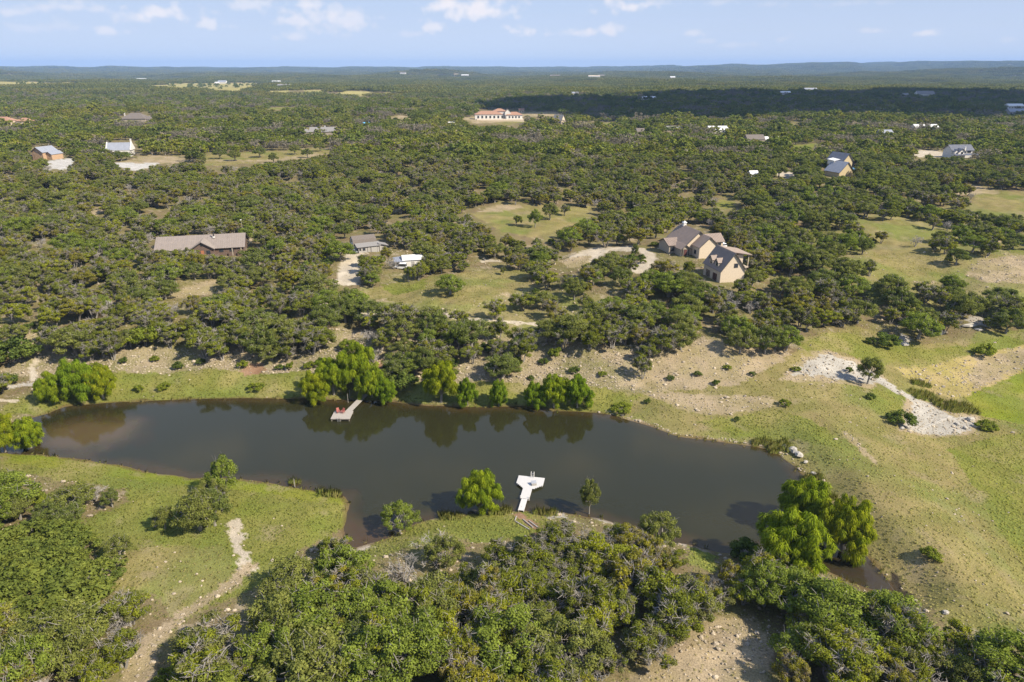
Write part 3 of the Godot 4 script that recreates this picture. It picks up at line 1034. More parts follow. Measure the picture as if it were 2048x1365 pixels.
func make_protos() -> void:
	for k in [["juniper", 6], ["oak", 5], ["willow", 4], ["bush", 3], ["bare", 2]]:
		var near := []
		for i in int(k[1]):
			var g := grow(k[0], 100 + i * 7 + hash(k[0]) % 50, 0)
			near.append([g[0].commit(M.bark if k[0] != "bare" else M.grey_wood), g[1].commit(M[{"juniper": "juniper_0", "oak": "oak_0", "willow": "willow_0", "bush": "bush_0", "bare": "bush_0"}[k[0]]]) if k[0] != "bare" else null, g[2]])
		protos[k[0]] = near
	for k in ["juniper", "oak"]:
		var far := []
		for i in 4:
			var g := grow(k, 900 + i * 13, 1)
			var m: ArrayMesh = g[1].commit(M.woods)
			g[0].commit(M.bark, m)
			far.append(m)
		protos[k + "_far"] = far
	var brush := MB.new()
	var rb := RandomNumberGenerator.new()
	rb.seed = 71
	for k in 16:
		puff(brush, Vector3(rb.randf_range(-2.2, 2.2), rb.randf_range(1.6, 4.6), rb.randf_range(-2.2, 2.2)), Vector3(0.9, 0.8, 0.9), 26, 0.28, Vector3(0.185, 0.165, 0.135), rb)
	protos.brush_far = brush.commit(M.woods)
	# a patch of woodland, for slopes where single trees are a pixel across
	var r := RandomNumberGenerator.new()
	r.seed = 4242
	var groves := []
	for q in 3:
		var b := MB.new()
		for k in 105:
			var a := r.randf_range(0, TAU)
			var d := 30.0 * sqrt(r.randf())
			var h := r.randf_range(5.0, 8.5)
			var w := r.randf_range(2.6, 4.6)
			var col := Vector3(0.145, 0.148, 0.040).lerp(Vector3(0.105, 0.122, 0.042), r.randf())
			puff(b, Vector3(cos(a) * d, h * 0.5, sin(a) * d), Vector3(w, h * 0.5, w), 26, 1.15, col, r)
		groves.append(b.commit(M.woods))
	protos.grove = groves

var n_tree := {}

var marks := []

func landmarks() -> void:
	for e in [[1040,1022,"the white dock"],[720,800,"the wooden dock"],[1870,840,"the spillway slabs"],[1735,768,"the lone oak on the dam"],[1860,1116,"the single bush on the dam slope"],[1578,1148,"the big willow by the dam"],[1430,1300,"the stony clearing on the near bank"],[1315,1098,"the round oak at the water"],[1178,1030,"the slender oak by the white dock"],[800,1064,"the leaning oak at the cove"],[958,1060,"the lawn behind the white dock"],[705,1300,"the bleached dead tree"],[500,1138,"the bend of the stony path"],[290,1300,"the bare tan soil at the path's end"],[400,1062,"the clump in the meadow"],[225,1015,"the small round oak of the meadow"],[20,985,"the near shore willows"],[240,1118,"the sparse oak beside the meadow"],[870,1130,"the half bare tree by the lawn"],[1195,1235,"the bare branches in the thicket"],[1640,1250,"the muddy tip of the pond"],[2000,1330,"the grass at the dam's foot"],[160,790,"the three willows"],[35,722,"the sandy gully"],[292,682,"the big bright bush on the bluff"],[500,740,"the brown soil heap"],[848,752,"the yellow willow on the far shore"],[1041,718,"the round tree on the bluff"],[1108,800,"the far shore willow clump"],[1285,758,"the stemmed juniper at the bluff foot"],[1530,705,"the dense oak row"],[1680,740,"the limestone pan"],[1940,650,"the limestone outcrop"],[1960,712,"the yellow sand slope"],[1790,612,"the pale leafless tree"],[1990,540,"the bare tan pasture"],[1650,480,"the green pasture behind the garage"],[1443,556,"the garage with dormers"],[1382,500,"the tan house"],[1290,520,"the loop drive"],[1126,520,"the rail fence"],[1080,440,"the grass clearing"],[990,640,"the bend of the pale road"],[900,590,"the dry clearing"],[822,532,"the white shed"],[729,500,"the grey gambrel shed"],[697,550,"the gravel drive"],[404,500,"the long house"],[390,575,"the tan clearing below the long house"],[120,590,"the leafless tree on the upland"],[660,640,"the pale road above the bluff"],[190,425,"the pale patch in the woods"],[1450,410,"the small green glade"],[1677,350,"the two-gabled house"],[1916,315,"the dark-roofed white house"],[243,312,"the white stone house"],[92,318,"the tan barn"],[1400,620,"the slope below the garage"],[200,520,"the woods beyond the long house"],[560,560,"the woods between long house and drive"],[80,640,"the top of the bluff by the gully"],[1800,480,"the dry pasture"],[900,470,"the woods short of the grass clearing"],[50,1230,"the low shrubs by the meadow"],[1000,1250,"the middle of the near thicket"],[560,1300,"the thicket by the path's end"],[1300,1330,"the thicket's stony edge"],[1800,1330,"the woods at the dam's foot"]]:
		marks.append([ground(e[0], e[1]), e[2]])

func where(p: Vector3) -> String:
	var best := 1e9
	var said := ""
	for e in marks:
		var d: float = p.distance_to(e[0])
		if d < best:
			best = d
			said = e[1]
	var rel := "close to" if best < 9.0 else ("near" if best < 20.0 else "some way off")
	var b: Vector3 = p - EYE
	if rel == "some way off" and p.z < -420.0:
		return "deep in the woods, off " + said
	return rel + " " + said

func tree(kind: String, p: Vector3, h: float, wide: float, tint: int, label := "", group := "", turn := -1.0) -> Node3D:
	var list: Array = protos[kind]
	var k: int = n_tree.get(kind, 0)
	n_tree[kind] = k + 1
	var pr: Array = list[k % list.size()]
	var called: String = {"juniper": "juniper_tree", "oak": "oak_tree", "willow": "willow_tree", "bush": "bush", "bare": "bare_tree"}[kind]
	var words: String = {"juniper": ["olive green", "dull green", "yellow green", "brownish green"], "oak": ["dark green", "grey green", "fresh green"], "willow": ["bright green", "green", "yellow green"], "bush": ["dark green", "bright green", "mid green"], "bare": ["grey", "grey", "grey", "grey"]}[kind][tint]
	var noun: String = {"juniper": "juniper", "oak": "live oak", "willow": "willow", "bush": "bush", "bare": "leafless tree"}[kind]
	var size := "low " if h < 0.92 * pr[2] else ("tall " if h > 1.18 * pr[2] else "")
	if wide < 1.1:
		size += "narrow "
	elif wide > 1.3:
		size += "spreading "
	var place := where(p)
	if label == "":
		label = "%s%s %s %s" % [size, words, noun, place]
		group = "%s %s" % [{"juniper": "junipers", "oak": "live oaks", "willow": "willows", "bush": "bushes", "bare": "leafless trees"}[kind], place]
	var o := thing(called, label, {"willow": "tree", "juniper": "tree", "oak": "tree", "bush": "bush", "bare": "tree"}[kind], p, turn if turn >= 0.0 else rng.randf_range(0, TAU), group)
	var s: float = h / pr[2]
	o.scale = Vector3(s * wide, s, s * wide)
	if kind == "bush":
		part(o, "stem", pr[0])
		part(o, "foliage", pr[1], M["bush_%d" % tint])
	elif kind == "bare":
		part(o, "trunk", pr[0])
	else:
		part(o, "trunk", pr[0])
		part(o, "crown", pr[1], M["%s_%d" % [kind, tint]])
	return o

func planted() -> void:
	# [kind, foot x, foot y, height, widening, tint, label]
	var fixed := [
		["willow",110,806,8.5,1.0,0,"bright green willow at the pond's shallow end, outermost of three"],
		["willow",160,800,11.0,1.05,1,"tallest willow of the three at the pond's shallow end"],
		["willow",207,798,9.0,1.0,2,"yellow green willow of three, next to the grassy far shore"],
		["willow",10,905,8.5,1.0,2,"yellow green willow leaning over the silty shallows, farther from open water"],
		["willow",62,900,8.0,1.0,0,"bright green willow overhanging the silty shallows"],
		["willow",632,806,8.5,1.0,2,"yellow green willow dipping into the water beside the wooden dock"],
		["willow",668,790,10.5,0.95,0,"bright green willow behind the wooden dock's platform"],
		["willow",712,780,12.5,0.95,0,"tallest willow over the wooden dock, with a pointed top"],
		["willow",745,795,9.5,1.0,0,"bright green willow beside the wooden dock's walkway"],
		["willow",772,806,7.0,0.9,1,"green willow at the water past the wooden dock's walkway"],
		["willow",882,805,11.5,0.95,2,"yellow green willow on the far shore between the docks' views"],
		["willow",935,812,7.0,0.85,1,"short green willow beside the yellow green one on the far shore"],
		["willow",998,812,7.2,0.75,1,"narrow green willow standing alone on the far shore"],
		["willow",1070,816,7.0,0.95,1,"low green willow of the far shore clump, next to the narrow one"],
		["willow",1108,816,9.0,0.9,0,"middle willow of the far shore clump of three"],
		["willow",1155,816,8.6,0.95,1,"green willow of the far shore clump, nearest the sandy track"],
		["willow",958,1027,9.4,1.0,0,"round bright green willow beside the white dock"],
		["willow",1578,1148,11.5,1.15,0,"big bright green willow standing in the pond by the dam"],
		["willow",1600,1065,12.0,0.9,0,"bright green willow in the water, behind the big one by the dam"],
		["willow",1682,1108,11.0,0.95,2,"yellow green willow at the water's edge against the dam slope"],
		["oak",450,996,9.0,0.6,2,"slim fresh green oak at the tip of the near meadow shore"],
		["oak",400,1062,7.6,0.95,1,"grey green oak of the clump in the middle of the meadow"],
		["oak",430,1052,7.4,0.85,0,"dark green oak of the meadow clump, beside the stony path"],
		["oak",425,1020,6.6,0.8,1,"oak linking the meadow clump to the slim oak at the shore"],["oak",470,322,7.5,1.1,1,""],["oak",520,315,8.0,1.1,0,""],["oak",548,326,7.0,1.0,1,""],["oak",590,309,8.0,1.1,1,""],["oak",615,316,7.0,1.0,0,""],["oak",440,318,7.5,1.1,0,""],["oak",640,303,7.5,1.0,1,""],["juniper",1130,432,6.0,1.1,0,""],["juniper",1035,452,5.0,1.0,0,""],
		["oak",330,1058,4.6,0.8,1,"low grey green oak standing outside the meadow clump"],
		["oak",225,1015,4.2,0.72,0,"small round oak at the edge of the meadow thicket"],
		["oak",165,1010,4.8,0.9,1,"grey green oak between the thicket and the small round oak"],
		["oak",110,1045,5.0,0.95,0,"dark oak in the thicket beside the meadow"],
		["oak",20,985,5.0,1.0,1,"grey green oak above the willows on the near shore"],
		["oak",40,1040,5.2,1.0,1,"grey green oak in the thicket under the near shore willows"],
		["oak",240,1118,4.6,0.95,1,"sparse grey oak over bare soil beside the meadow"],
		["oak",800,1064,6.0,0.95,2,"leaning oak over the muddy cove beside the white dock's lawn"],
		["oak",1178,1030,8.0,0.42,1,"slender oak rising over the thicket beside the white dock"],
		["oak",1315,1098,7.0,0.85,1,"round grey green oak at the water past the white dock"],
		["bush",1492,1122,4.2,1.1,0,"dark bush at the foot of the big willow by the dam"],
		["oak",1735,768,7.6,0.72,1,"lone oak with a slim trunk on the pale limestone of the dam"],
		["bush",1968,712,4.2,1.1,1,"upright bush on the slope above the yellow sand"],
		["bush",1770,692,4.0,1.5,0,"wide dark bush beside the bare limestone step"],
		["bush",1742,688,2.4,1.0,0,"small round bush beside the wide dark bush"],
		["oak",1862,655,6.0,0.8,0,"dark tree growing between the limestone outcrops"],
		["oak",2012,668,8.2,0.95,0,"large dark tree at the end of the limestone outcrop"],
		["bush",1802,848,3.8,1.3,0,"dark bush at the edge of the spillway rocks"],
		["bush",1972,858,2.2,1.8,1,"low bright bush at the end of the spillway rocks"],
		["bush",1860,1116,1.9,1.4,1,"single bright green bush on the dam slope"],
		["bush",1570,812,2.0,1.1,1,"small bright bush beside the sandy track"],
		["bush",1740,798,1.6,1.2,0,"small dark bush below the lone oak"],
		["bush",1473,842,1.2,1.0,0,"tiny dark bush on the grass under the sandy track"],
		["bush",1243,822,2.2,1.8,1,"wide bright bush at the stony shore"],
		["bush",1295,806,1.2,1.2,0,"tiny bush where the sandy track begins"],
		["bush",1432,770,1.5,1.2,0,"small bush on the tan slope"],
		["bush",1592,742,1.4,1.4,1,"small bright bush at the limestone pan's edge"],
		["bush",1698,745,1.6,1.0,0,"dark sapling beside the lone oak"],
		["oak",1041,718,6.6,0.72,2,"dense round tree on the bluff among the rubble"],
		["bush",995,748,4.3,1.25,1,"bright green bush at the foot of the bluff"],
		["bush",973,702,2.6,1.3,0,"dark bush below the trunked trees of the bluff"],
		["bush",1112,715,3.2,1.0,1,"bright bush on the rubble under the trees"],
		["bush",1088,728,1.8,1.2,0,"small bush low on the rubble slope"],
		["bush",805,774,5.4,1.2,0,"tall dark bush on the far shore beside the dock willows"],
		["oak",848,752,8.6,0.72,0,"tall dark tree at the foot of the bluff behind the yellow willow"],
		["oak",858,710,7.5,0.8,2,"fresh green oak halfway up the bluff"],
		["oak",917,705,9.0,0.72,2,"tall oak with a bare pale trunk on the bluff"],
		["juniper",1285,758,6.6,0.8,0,"juniper with a bare stem at the foot of the bluff by the tan slope"],
		["juniper",996,680,7.4,0.85,0,"juniper with a tall stem on the bluff's edge by the pale road"],
		["oak",1480,708,7.4,0.95,1,"grey green oak over the tan slope, first of the dense row"],
		["oak",1530,708,8.2,1.0,0,"big dark oak in the dense row over the tan slope"],
		["oak",1572,702,7.4,0.9,2,"last oak of the dense row, beside the green slope"],
		["bush",292,682,5.6,1.5,1,"big bright bush among the junipers of the bluff"],
		["bush",35,722,7.4,1.35,0,"big dark bush at the end of the bluff by the sandy gully"],
		["bush",10,770,3.6,1.4,0,"dark bush by the track at the pond's shallow end"],
		["bush",435,700,5.2,0.95,0,"upright dark bush on the stony slope"],
		["bush",357,738,2.4,1.0,0,"small dark bush in the middle of the stony slope"],
		["bush",486,735,2.4,1.0,1,"bright bush beside the heap of brown soil"],
		["bush",277,784,2.0,1.0,1,"tiny bright bush on the grassy far shore, nearest the three willows"],
		["bush",328,778,1.8,1.5,1,"low bright bush on the grassy far shore"],
		["bush",512,780,2.2,1.5,1,"round bright bush on the grassy far shore by the dock willows"],
		["bush",248,725,1.6,1.2,0,"little bush on the slope behind the three willows"],
		["bush",1283,520,2.4,1.2,0,"dark garden bush in the loop drive's island"],
		["bush",1262,524,3.6,1.3,0,"big rounded garden bush in the loop drive's island"],
		["bush",1287,527,1.6,1.3,1,"yellow green garden bush at the tip of the drive's island"],
		["oak",1269,520,6.5,0.4,0,"narrow tree in the loop drive's island"],
		["oak",1215,552,7.6,0.95,1,"big oak spreading over the loop drive"],
		["juniper",1195,545,6.0,1.0,1,"juniper leaning into the big oak by the loop drive"],
		["bush",1310,492,1.8,1.8,2,"low flowering shrubs by the tan house's entrance"],
		["oak",1070,455,8.0,0.7,2,"tree in the middle of the grass clearing"],
		["oak",1100,440,8.0,0.85,1,"broad tree in the grass clearing, behind the middle one"],
		["juniper",738,570,6.6,0.95,0,"round juniper with pale stems beside the gravel drive"],
		["juniper",728,536,5.6,1.0,0,"juniper between the gravel drive and the white shed"],
		["juniper",820,565,6.0,0.8,0,"juniper in front of the white shed"],
		["juniper",838,562,5.4,0.8,0,"slim juniper beside the one in front of the white shed"],
		["juniper",1005,550,3.4,0.8,1,"small dark juniper at the grassy clearing's edge"],
		["juniper",1045,622,6.4,1.25,0,"spreading juniper on the grass by the pale road"],
		["juniper",990,640,6.6,1.0,2,"round juniper at the bend of the pale road"],
		["oak",900,590,6.8,1.2,2,"broad grey oak in the dry clearing"],
		["juniper",1128,700,7.2,1.2,0,""],["juniper",1182,702,7.0,1.2,1,""],["juniper",1224,696,7.4,1.25,0,""],["oak",1092,684,6.8,1.1,1,""],["juniper",1160,672,6.8,1.2,2,""],["juniper",1250,690,7.6,1.2,0,""],["juniper",1320,704,7.4,1.25,0,""],["oak",1362,700,7.4,1.1,1,""],
		["juniper",762,704,6.0,1.2,0,""],["bush",730,716,3.6,1.3,0,""],["bush",700,698,3.0,1.4,1,""],["juniper",640,700,7.0,1.3,0,""],["juniper",590,702,7.4,1.3,1,""],["oak",540,700,7.0,1.1,0,""],["juniper",400,690,6.8,1.3,0,""],["juniper",350,684,6.6,1.3,0,""],["juniper",180,692,7.4,1.3,0,""],["juniper",140,700,7.0,1.2,1,""],["bush",900,735,3.2,1.3,0,""],["bush",870,768,3.4,1.2,0,""],["bush",1030,745,1.6,1.3,1,""],["bush",1150,745,1.8,1.3,0,""],["bush",1205,752,1.5,1.3,1,""],["bush",1340,760,1.3,1.3,0,""],["bush",1395,752,1.4,1.3,0,""],["bush",1455,738,1.3,1.4,1,""],["bush",1505,752,1.2,1.3,0,""],["bush",620,735,1.8,1.4,1,""],["bush",560,738,1.5,1.4,0,""],["bush",400,728,1.5,1.4,0,""],["bush",310,722,1.6,1.4,1,""],
		["bare",705,1300,5.0,1.0,0,"bleached dead tree lying over the near thicket"],
		["bare",195,1180,3.0,0.8,0,"small bleached dead tree at the corner of the meadow"],
		["bare",120,590,4.6,1.3,0,"leafless grey tree on the upland above the bluff"],
		["bare",870,1130,5.2,1.1,0,"half bare grey tree by the lawn behind the white dock"],
		["bare",1195,1235,4.4,1.0,0,"bare branches poking out of the thicket"],
		["bare",1260,1180,4.0,1.0,0,"grey bare tree in the near thicket beside the round oak"],
		["bare",1790,612,5.5,1.1,0,"pale leafless tree on the stony slope above the dam"],
		["bare",1500,628,4.6,1.0,0,"grey leafless tree behind the dense oak row"]]
	for f in fixed:
		var p := ground(f[1], f[2])
		tree(f[0], p, f[3], f[4], f[5], f[6])
		footprints.append([p, 0.9 + 0.28 * f[3] * f[4] * (0.35 if f[0] == "bush" else 0.5)])

func scatter() -> void:
	var spots := []
	# the near woods, tree by tree
	var cell := 4.9
	var z := -52.0
	while z > -470.0:
		var half := 30.0 + 0.82 * -z
		var x := -half
		while x < half:
			var px := x + rng.randf_range(-0.5, 0.5) * cell * 0.95
			var pz := z + rng.randf_range(-0.5, 0.5) * cell * 0.95
			var pick := rng.randf()
			var a := rng.randf()
			var bq := rng.randf()
			x += cell if -z > 104.0 else cell * 0.78
			if near_water(px, pz) < 1.8:
				continue
			var k := cover_at(px, pz)
			var y0 := hgt(px, pz)
			if k != 0 and not (k == 4 and pick < (0.55 if y0 < 3.6 else 0.9)) and not ((k == 2 or k == 1) and -pz > 245.0 and pick < 0.14) and not (k == 13 and pick < 0.5) and not (k == 3 and pick < 0.06 and y0 < 8.0):
				continue
			var y := hgt(px, pz)
			var p := Vector3(px, y, pz)
			var img := pixel(p)
			if img.x < -260.0 or img.x > 2310.0 or img.y > 1760.0:
				continue
			# woods thin out here and there
			if k == 0 and (n_mid.get_noise_2d(px * 9.0, pz * 9.0) > (0.24 if img.y < 960.0 else 0.36) and pick < 0.85 or n_mid.get_noise_2d(px * 20.0, pz * 20.0) > (0.24 if img.y < 960.0 else 0.5)):
				continue
			# kinds keep together in stands
			var stand := n_mid.get_noise_2d(px * 6.0 + 400.0, pz * 6.0 - 90.0)
			var share := 0.24 + 0.5 * stand
			if img.x > 1500.0 and img.y < 600.0 or k == 13:
				share += 0.3
			if img.y > 950.0 and img.x < 330.0 and img.y < 1200.0:
				share += 0.35
			var kind := "oak" if a < share else "juniper"
			var h := (rng.randf_range(4.4, 7.8) if kind == "juniper" else rng.randf_range(4.8, 8.4)) * (1.1 if k == 4 else 1.0)
			if img.x < 215.0 and img.y > 1060.0 and img.y < 1300.0 and bq > 0.12:
				kind = "bush"
				h = rng.randf_range(3.4, 4.6)
			if k == 4 and y0 < 3.6 and bq > 0.6:
				kind = "bush"
				h = rng.randf_range(0.9, 2.4)
			if bq < 0.07:
				kind = "bare"
				h = rng.randf_range(3.0, 4.8)
			elif bq < 0.12:
				kind = "bush"
				h = rng.randf_range(1.4, 3.0)
			var w := h * (0.27 if kind == "juniper" else 0.36)
			if is_clear(img) or is_clear(pixel(p + Vector3(0, h * 0.55, 0))) or is_clear(pixel(p + Vector3(0, h * 0.9, 0))) or is_clear(pixel(p + Vector3(w, h * 0.6, 0))) or is_clear(pixel(p + Vector3(-w, h * 0.6, 0))):
				continue
			var hit := false
			for f in footprints:
				if Vector2(f[0].x - px, f[0].z - pz).length() < f[1]:
					hit = true
					break
			if hit:
				continue
			var tint := 0
			var t := 0.5 + 0.6 * n_mid.get_noise_2d(px * 11.0, pz * 11.0 + 777.0) + rng.randf_range(-0.5, 0.5)
			if kind == "juniper":
				tint = 1 if t < 0.3 else (0 if t < 0.58 else (2 if t < 0.8 else 3))
			elif kind != "bare":
				tint = 1 if t < 0.42 else (0 if t < 0.68 else 2)
			if kind == "bush" and h > 3.2:
				tint = 2
			spots.append([p, kind, h, rng.randf_range(0.9, 1.38) * (1.35 if kind == "bush" and h > 3.2 else 1.0), tint, h / p.distance_to(EYE), img.x > -30.0 and img.x < 2080.0 and img.y < 1430.0])
		z -= cell if -z > 104.0 else cell * 0.8
	spots.sort_custom(func(s, t): return s[5] > t[5])
	var made := {"juniper": n_tree.get("juniper", 0), "oak": n_tree.get("oak", 0), "bush": n_tree.get("bush", 0), "bare": n_tree.get("bare", 0)}
	var rest := {"juniper": [], "oak": [], "bush": [], "bare": []}
	for s in spots:
		if s[6] and made[s[1]] < 300:
			made[s[1]] += 1
			tree(s[1], s[0], s[2], s[3], s[4])
		else:
			rest[s[1]].append(s)
	var told := {"juniper": "continuous juniper woods covering the upland", "oak": "live oaks mixed into the upland woods", "bush": "undergrowth bushes in the upland woods", "bare": "bare grey trees scattered through the upland woods"}
	for kind in rest:
		var list: Array = rest[kind]
		if list.is_empty():
			continue
		var o := thing(kind + "_woods", told[kind], "woods", Vector3.ZERO)
		o.set_meta("kind", "stuff")
		var np: int = protos[kind].size()
		for q in np:
			var mine := []
			for i in range(q, list.size(), np):
				mine.append(list[i])
			if mine.is_empty():
				continue
			for layer in 2:
				if protos[kind][q][layer] == null:
					continue
				var mm := MultiMesh.new()
				mm.transform_format = MultiMesh.TRANSFORM_3D
				mm.use_colors = layer == 1
				mm.mesh = protos[kind][q][layer]
				mm.instance_count = mine.size()
				for i in mine.size():
					var s: Array = mine[i]
					var sc: float = s[2] / protos[kind][q][2]
					mm.set_instance_transform(i, Transform3D(Basis(Vector3.UP, i * 2.399).scaled(Vector3(sc * s[3], sc, sc * s[3])), s[0]))
					if layer == 1:
						mm.set_instance_color(i, [Color(1, 1, 1), Color(1.16, 1.08, 1.08) if kind == "oak" else Color(0.86, 0.86, 0.82), Color(1.3, 1.25, 0.85), Color(1.22, 1.02, 0.98)][s[4]])
				var mi := MultiMeshInstance3D.new()
				mi.name = "crown" if layer == 1 else "trunk"
				mi.multimesh = mm
				o.add_child(mi, true)
	print("trees ", made, " rest ", rest.juniper.size(), " ", rest.oak.size())

# leaf tones of woodland stands: dusky green, green, olive, dry olive
const STANDS := [Color(0.86, 0.87, 0.82), Color(0.98, 1.02, 0.92), Color(1.12, 1.08, 0.92), Color(1.3, 1.16, 1.0)]

func far_woods() -> void:
	# middle distance: lighter trees
	var bins := []
	for k in 9:
		bins.append([])
	var z := -466.0
	while z > -1750.0:
		var cell := 5.9 + (-z - 466.0) * 0.0022
		var half := 40.0 + 0.80 * -z
		var x := -half
		while x < half:
			var px := x + rng.randf_range(-0.5, 0.5) * cell
			var pz := z + rng.randf_range(-0.5, 0.5) * cell
			x += cell
			var a := rng.randf()
			var s := rng.randf_range(0.75, 1.35) * (1.45 if rng.randf() < 0.12 else 1.0)
			if cover_at(px, pz) != 0:
				continue
			if n_mid.get_noise_2d(px * 5.0, pz * 5.0) > 0.3 and a < 0.75 or n_mid.get_noise_2d(px * 14.0, pz * 14.0) > 0.28:
				continue
			var p := Vector3(px, hgt(px, pz), pz)
			if is_clear(pixel(p + Vector3(0, 2.0, 0))) or is_clear(pixel(p + Vector3(0, 6.5 * s, 0))) or is_clear(pixel(p + Vector3(3.0, 4.0, 0))) or is_clear(pixel(p + Vector3(-3.0, 4.0, 0))):
				continue
			var hit := false
			for f in footprints:
				if absf(f[0].x - px) < f[1] and absf(f[0].z - pz) < f[1]:
					hit = true
					break
			if hit:
				continue
			var oak := a < 0.35 + 0.4 * n_mid.get_noise_2d(px * 3.0 + 400.0, pz * 3.0 - 90.0)
			var t := clampf(0.5 + 0.9 * n_mid.get_noise_2d(px * 2.6, pz * 2.6 + 777.0) + rng.randf_range(-0.25, 0.25), 0.0, 1.0)
			var tint: Color = STANDS[int(t * 3.99)]
			tint *= 1.0 + 0.35 * n_mid.get_noise_2d(px * 6.0 + 70.0, pz * 6.0)
			var grey := n_mid.get_noise_2d(px * 3.0 - 900.0, pz * 3.0) + rng.randf_range(-0.2, 0.2)
			var slot := (4 if oak else 0) + rng.randi() % 4
			if grey > 0.27:
				slot = 8
				tint = Color(1, 1, 1)
			bins[slot].append([Transform3D(Basis(Vector3.UP, rng.randf_range(0, TAU)).scaled(Vector3(s * 1.2, s * rng.randf_range(0.85, 1.2), s * 1.2)), p), tint * rng.randf_range(0.85, 1.15)])
		z -= cell
	var o := thing("distant_woods", "unbroken woods stretching from the homesteads to the hills", "woods", Vector3.ZERO)
	o.set_meta("kind", "stuff")
	var far := [[], [], []]
	z = -1740.0
	while z > -15500.0:
		var cell := 38.0 if z > -5200.0 else (56.0 if z > -8500.0 else 84.0)
		var half := 60.0 + 0.82 * -z
		var x := -half
		while x < half:
			var px := x + rng.randf_range(-0.5, 0.5) * cell
			var pz := z + rng.randf_range(-0.5, 0.5) * cell
			x += cell
			var hits := 0
			for e in [[0, 0], [25, 0], [-25, 0], [0, 25], [0, -25]]:
				if cover_at(px + e[0], pz + e[1]) != 0:
					hits += 1
			if hits:
				if cover_at(px, pz) == 11 and rng.randf() < 0.22:
					var size := rng.randf_range(1.3, 2.4)
					bins[4 + rng.randi() % 4].append([Transform3D(Basis(Vector3.UP, rng.randf_range(0, TAU)).scaled(Vector3.ONE * size), Vector3(px, hgt(px, pz), pz)), Color(0.92, 0.95, 0.88)])
				continue
			if n_mid.get_noise_2d(px * 0.9 + 900.0, pz * 0.9) > 0.36 and rng.randf() < 0.6:
				continue
			var p := Vector3(px, hgt(px, pz) - 0.5, pz)
			if -pz < 3600.0 and is_clear(pixel(p + Vector3(0, 3.0, 0))):
				continue
			var s := cell / 38.0 * rng.randf_range(0.9, 1.15)
			var tint: Color = STANDS[int(clampf(2.0 + 3.6 * n_mid.get_noise_2d(px * 1.5, pz * 1.5 + 777.0) + rng.randf_range(-0.6, 0.6), 0.0, 3.9))]
			far[rng.randi() % 3].append([Transform3D(Basis(Vector3.UP, rng.randf_range(0, TAU)).scaled(Vector3(s, rng.randf_range(0.85, 1.2) * minf(s, 1.6), s)), p), tint * rng.randf_range(0.9, 1.1)])
		z -= cell
	strew(o, "brush", protos.brush_far, bins[8])
	for q in 8:
		strew(o, "canopy", protos["juniper_far" if q < 4 else "oak_far"][q % 4], bins[q])
	for q in 3:
		strew(o, "woodland", protos.grove[q], far[q])
	print("mid ", bins[0].size() * 8, " far ", far[0].size() * 3)

func strew(parent: Node, called: String, mesh: Mesh, list: Array) -> MultiMeshInstance3D:
	if list.is_empty():
		return null
	var mm := MultiMesh.new()
	mm.transform_format = MultiMesh.TRANSFORM_3D
	mm.use_colors = true
	mm.mesh = mesh
	mm.instance_count = list.size()
	for i in list.size():
		mm.set_instance_transform(i, list[i][0])
		mm.set_instance_color(i, list[i][1])
	var mi := MultiMeshInstance3D.new()
	mi.name = called
	mi.multimesh = mm
	parent.add_child(mi, true)
	return mi

# ------------------------------------------------------------------ stones, tufts
func rock_mesh(seed_no: int, m: Material, squat := 0.6) -> ArrayMesh:
	var r := RandomNumberGenerator.new()
	r.seed = seed_no
	var b := MB.new()
	var ring := []
	var rows := 4
	var seg := 7
	for j in rows + 1:
		var t := PI * j / rows
		var line := []
		for i in seg:
			var a := TAU * i / seg
			var q := Vector3(sin(t) * cos(a), cos(t) * squat, sin(t) * sin(a)) * 0.5
			if j > 0 and j < rows:
				q *= r.randf_range(0.72, 1.18)
			line.append(q)
		ring.append(line)
	for j in rows:
		for i in seg:
			var k := (i + 1) % seg
			var mid: Vector3 = (ring[j][i] + ring[j + 1][k]) * 0.5
			b.quad(ring[j][i], ring[j][k], ring[j + 1][k], ring[j + 1][i], mid)
	return b.commit(m)

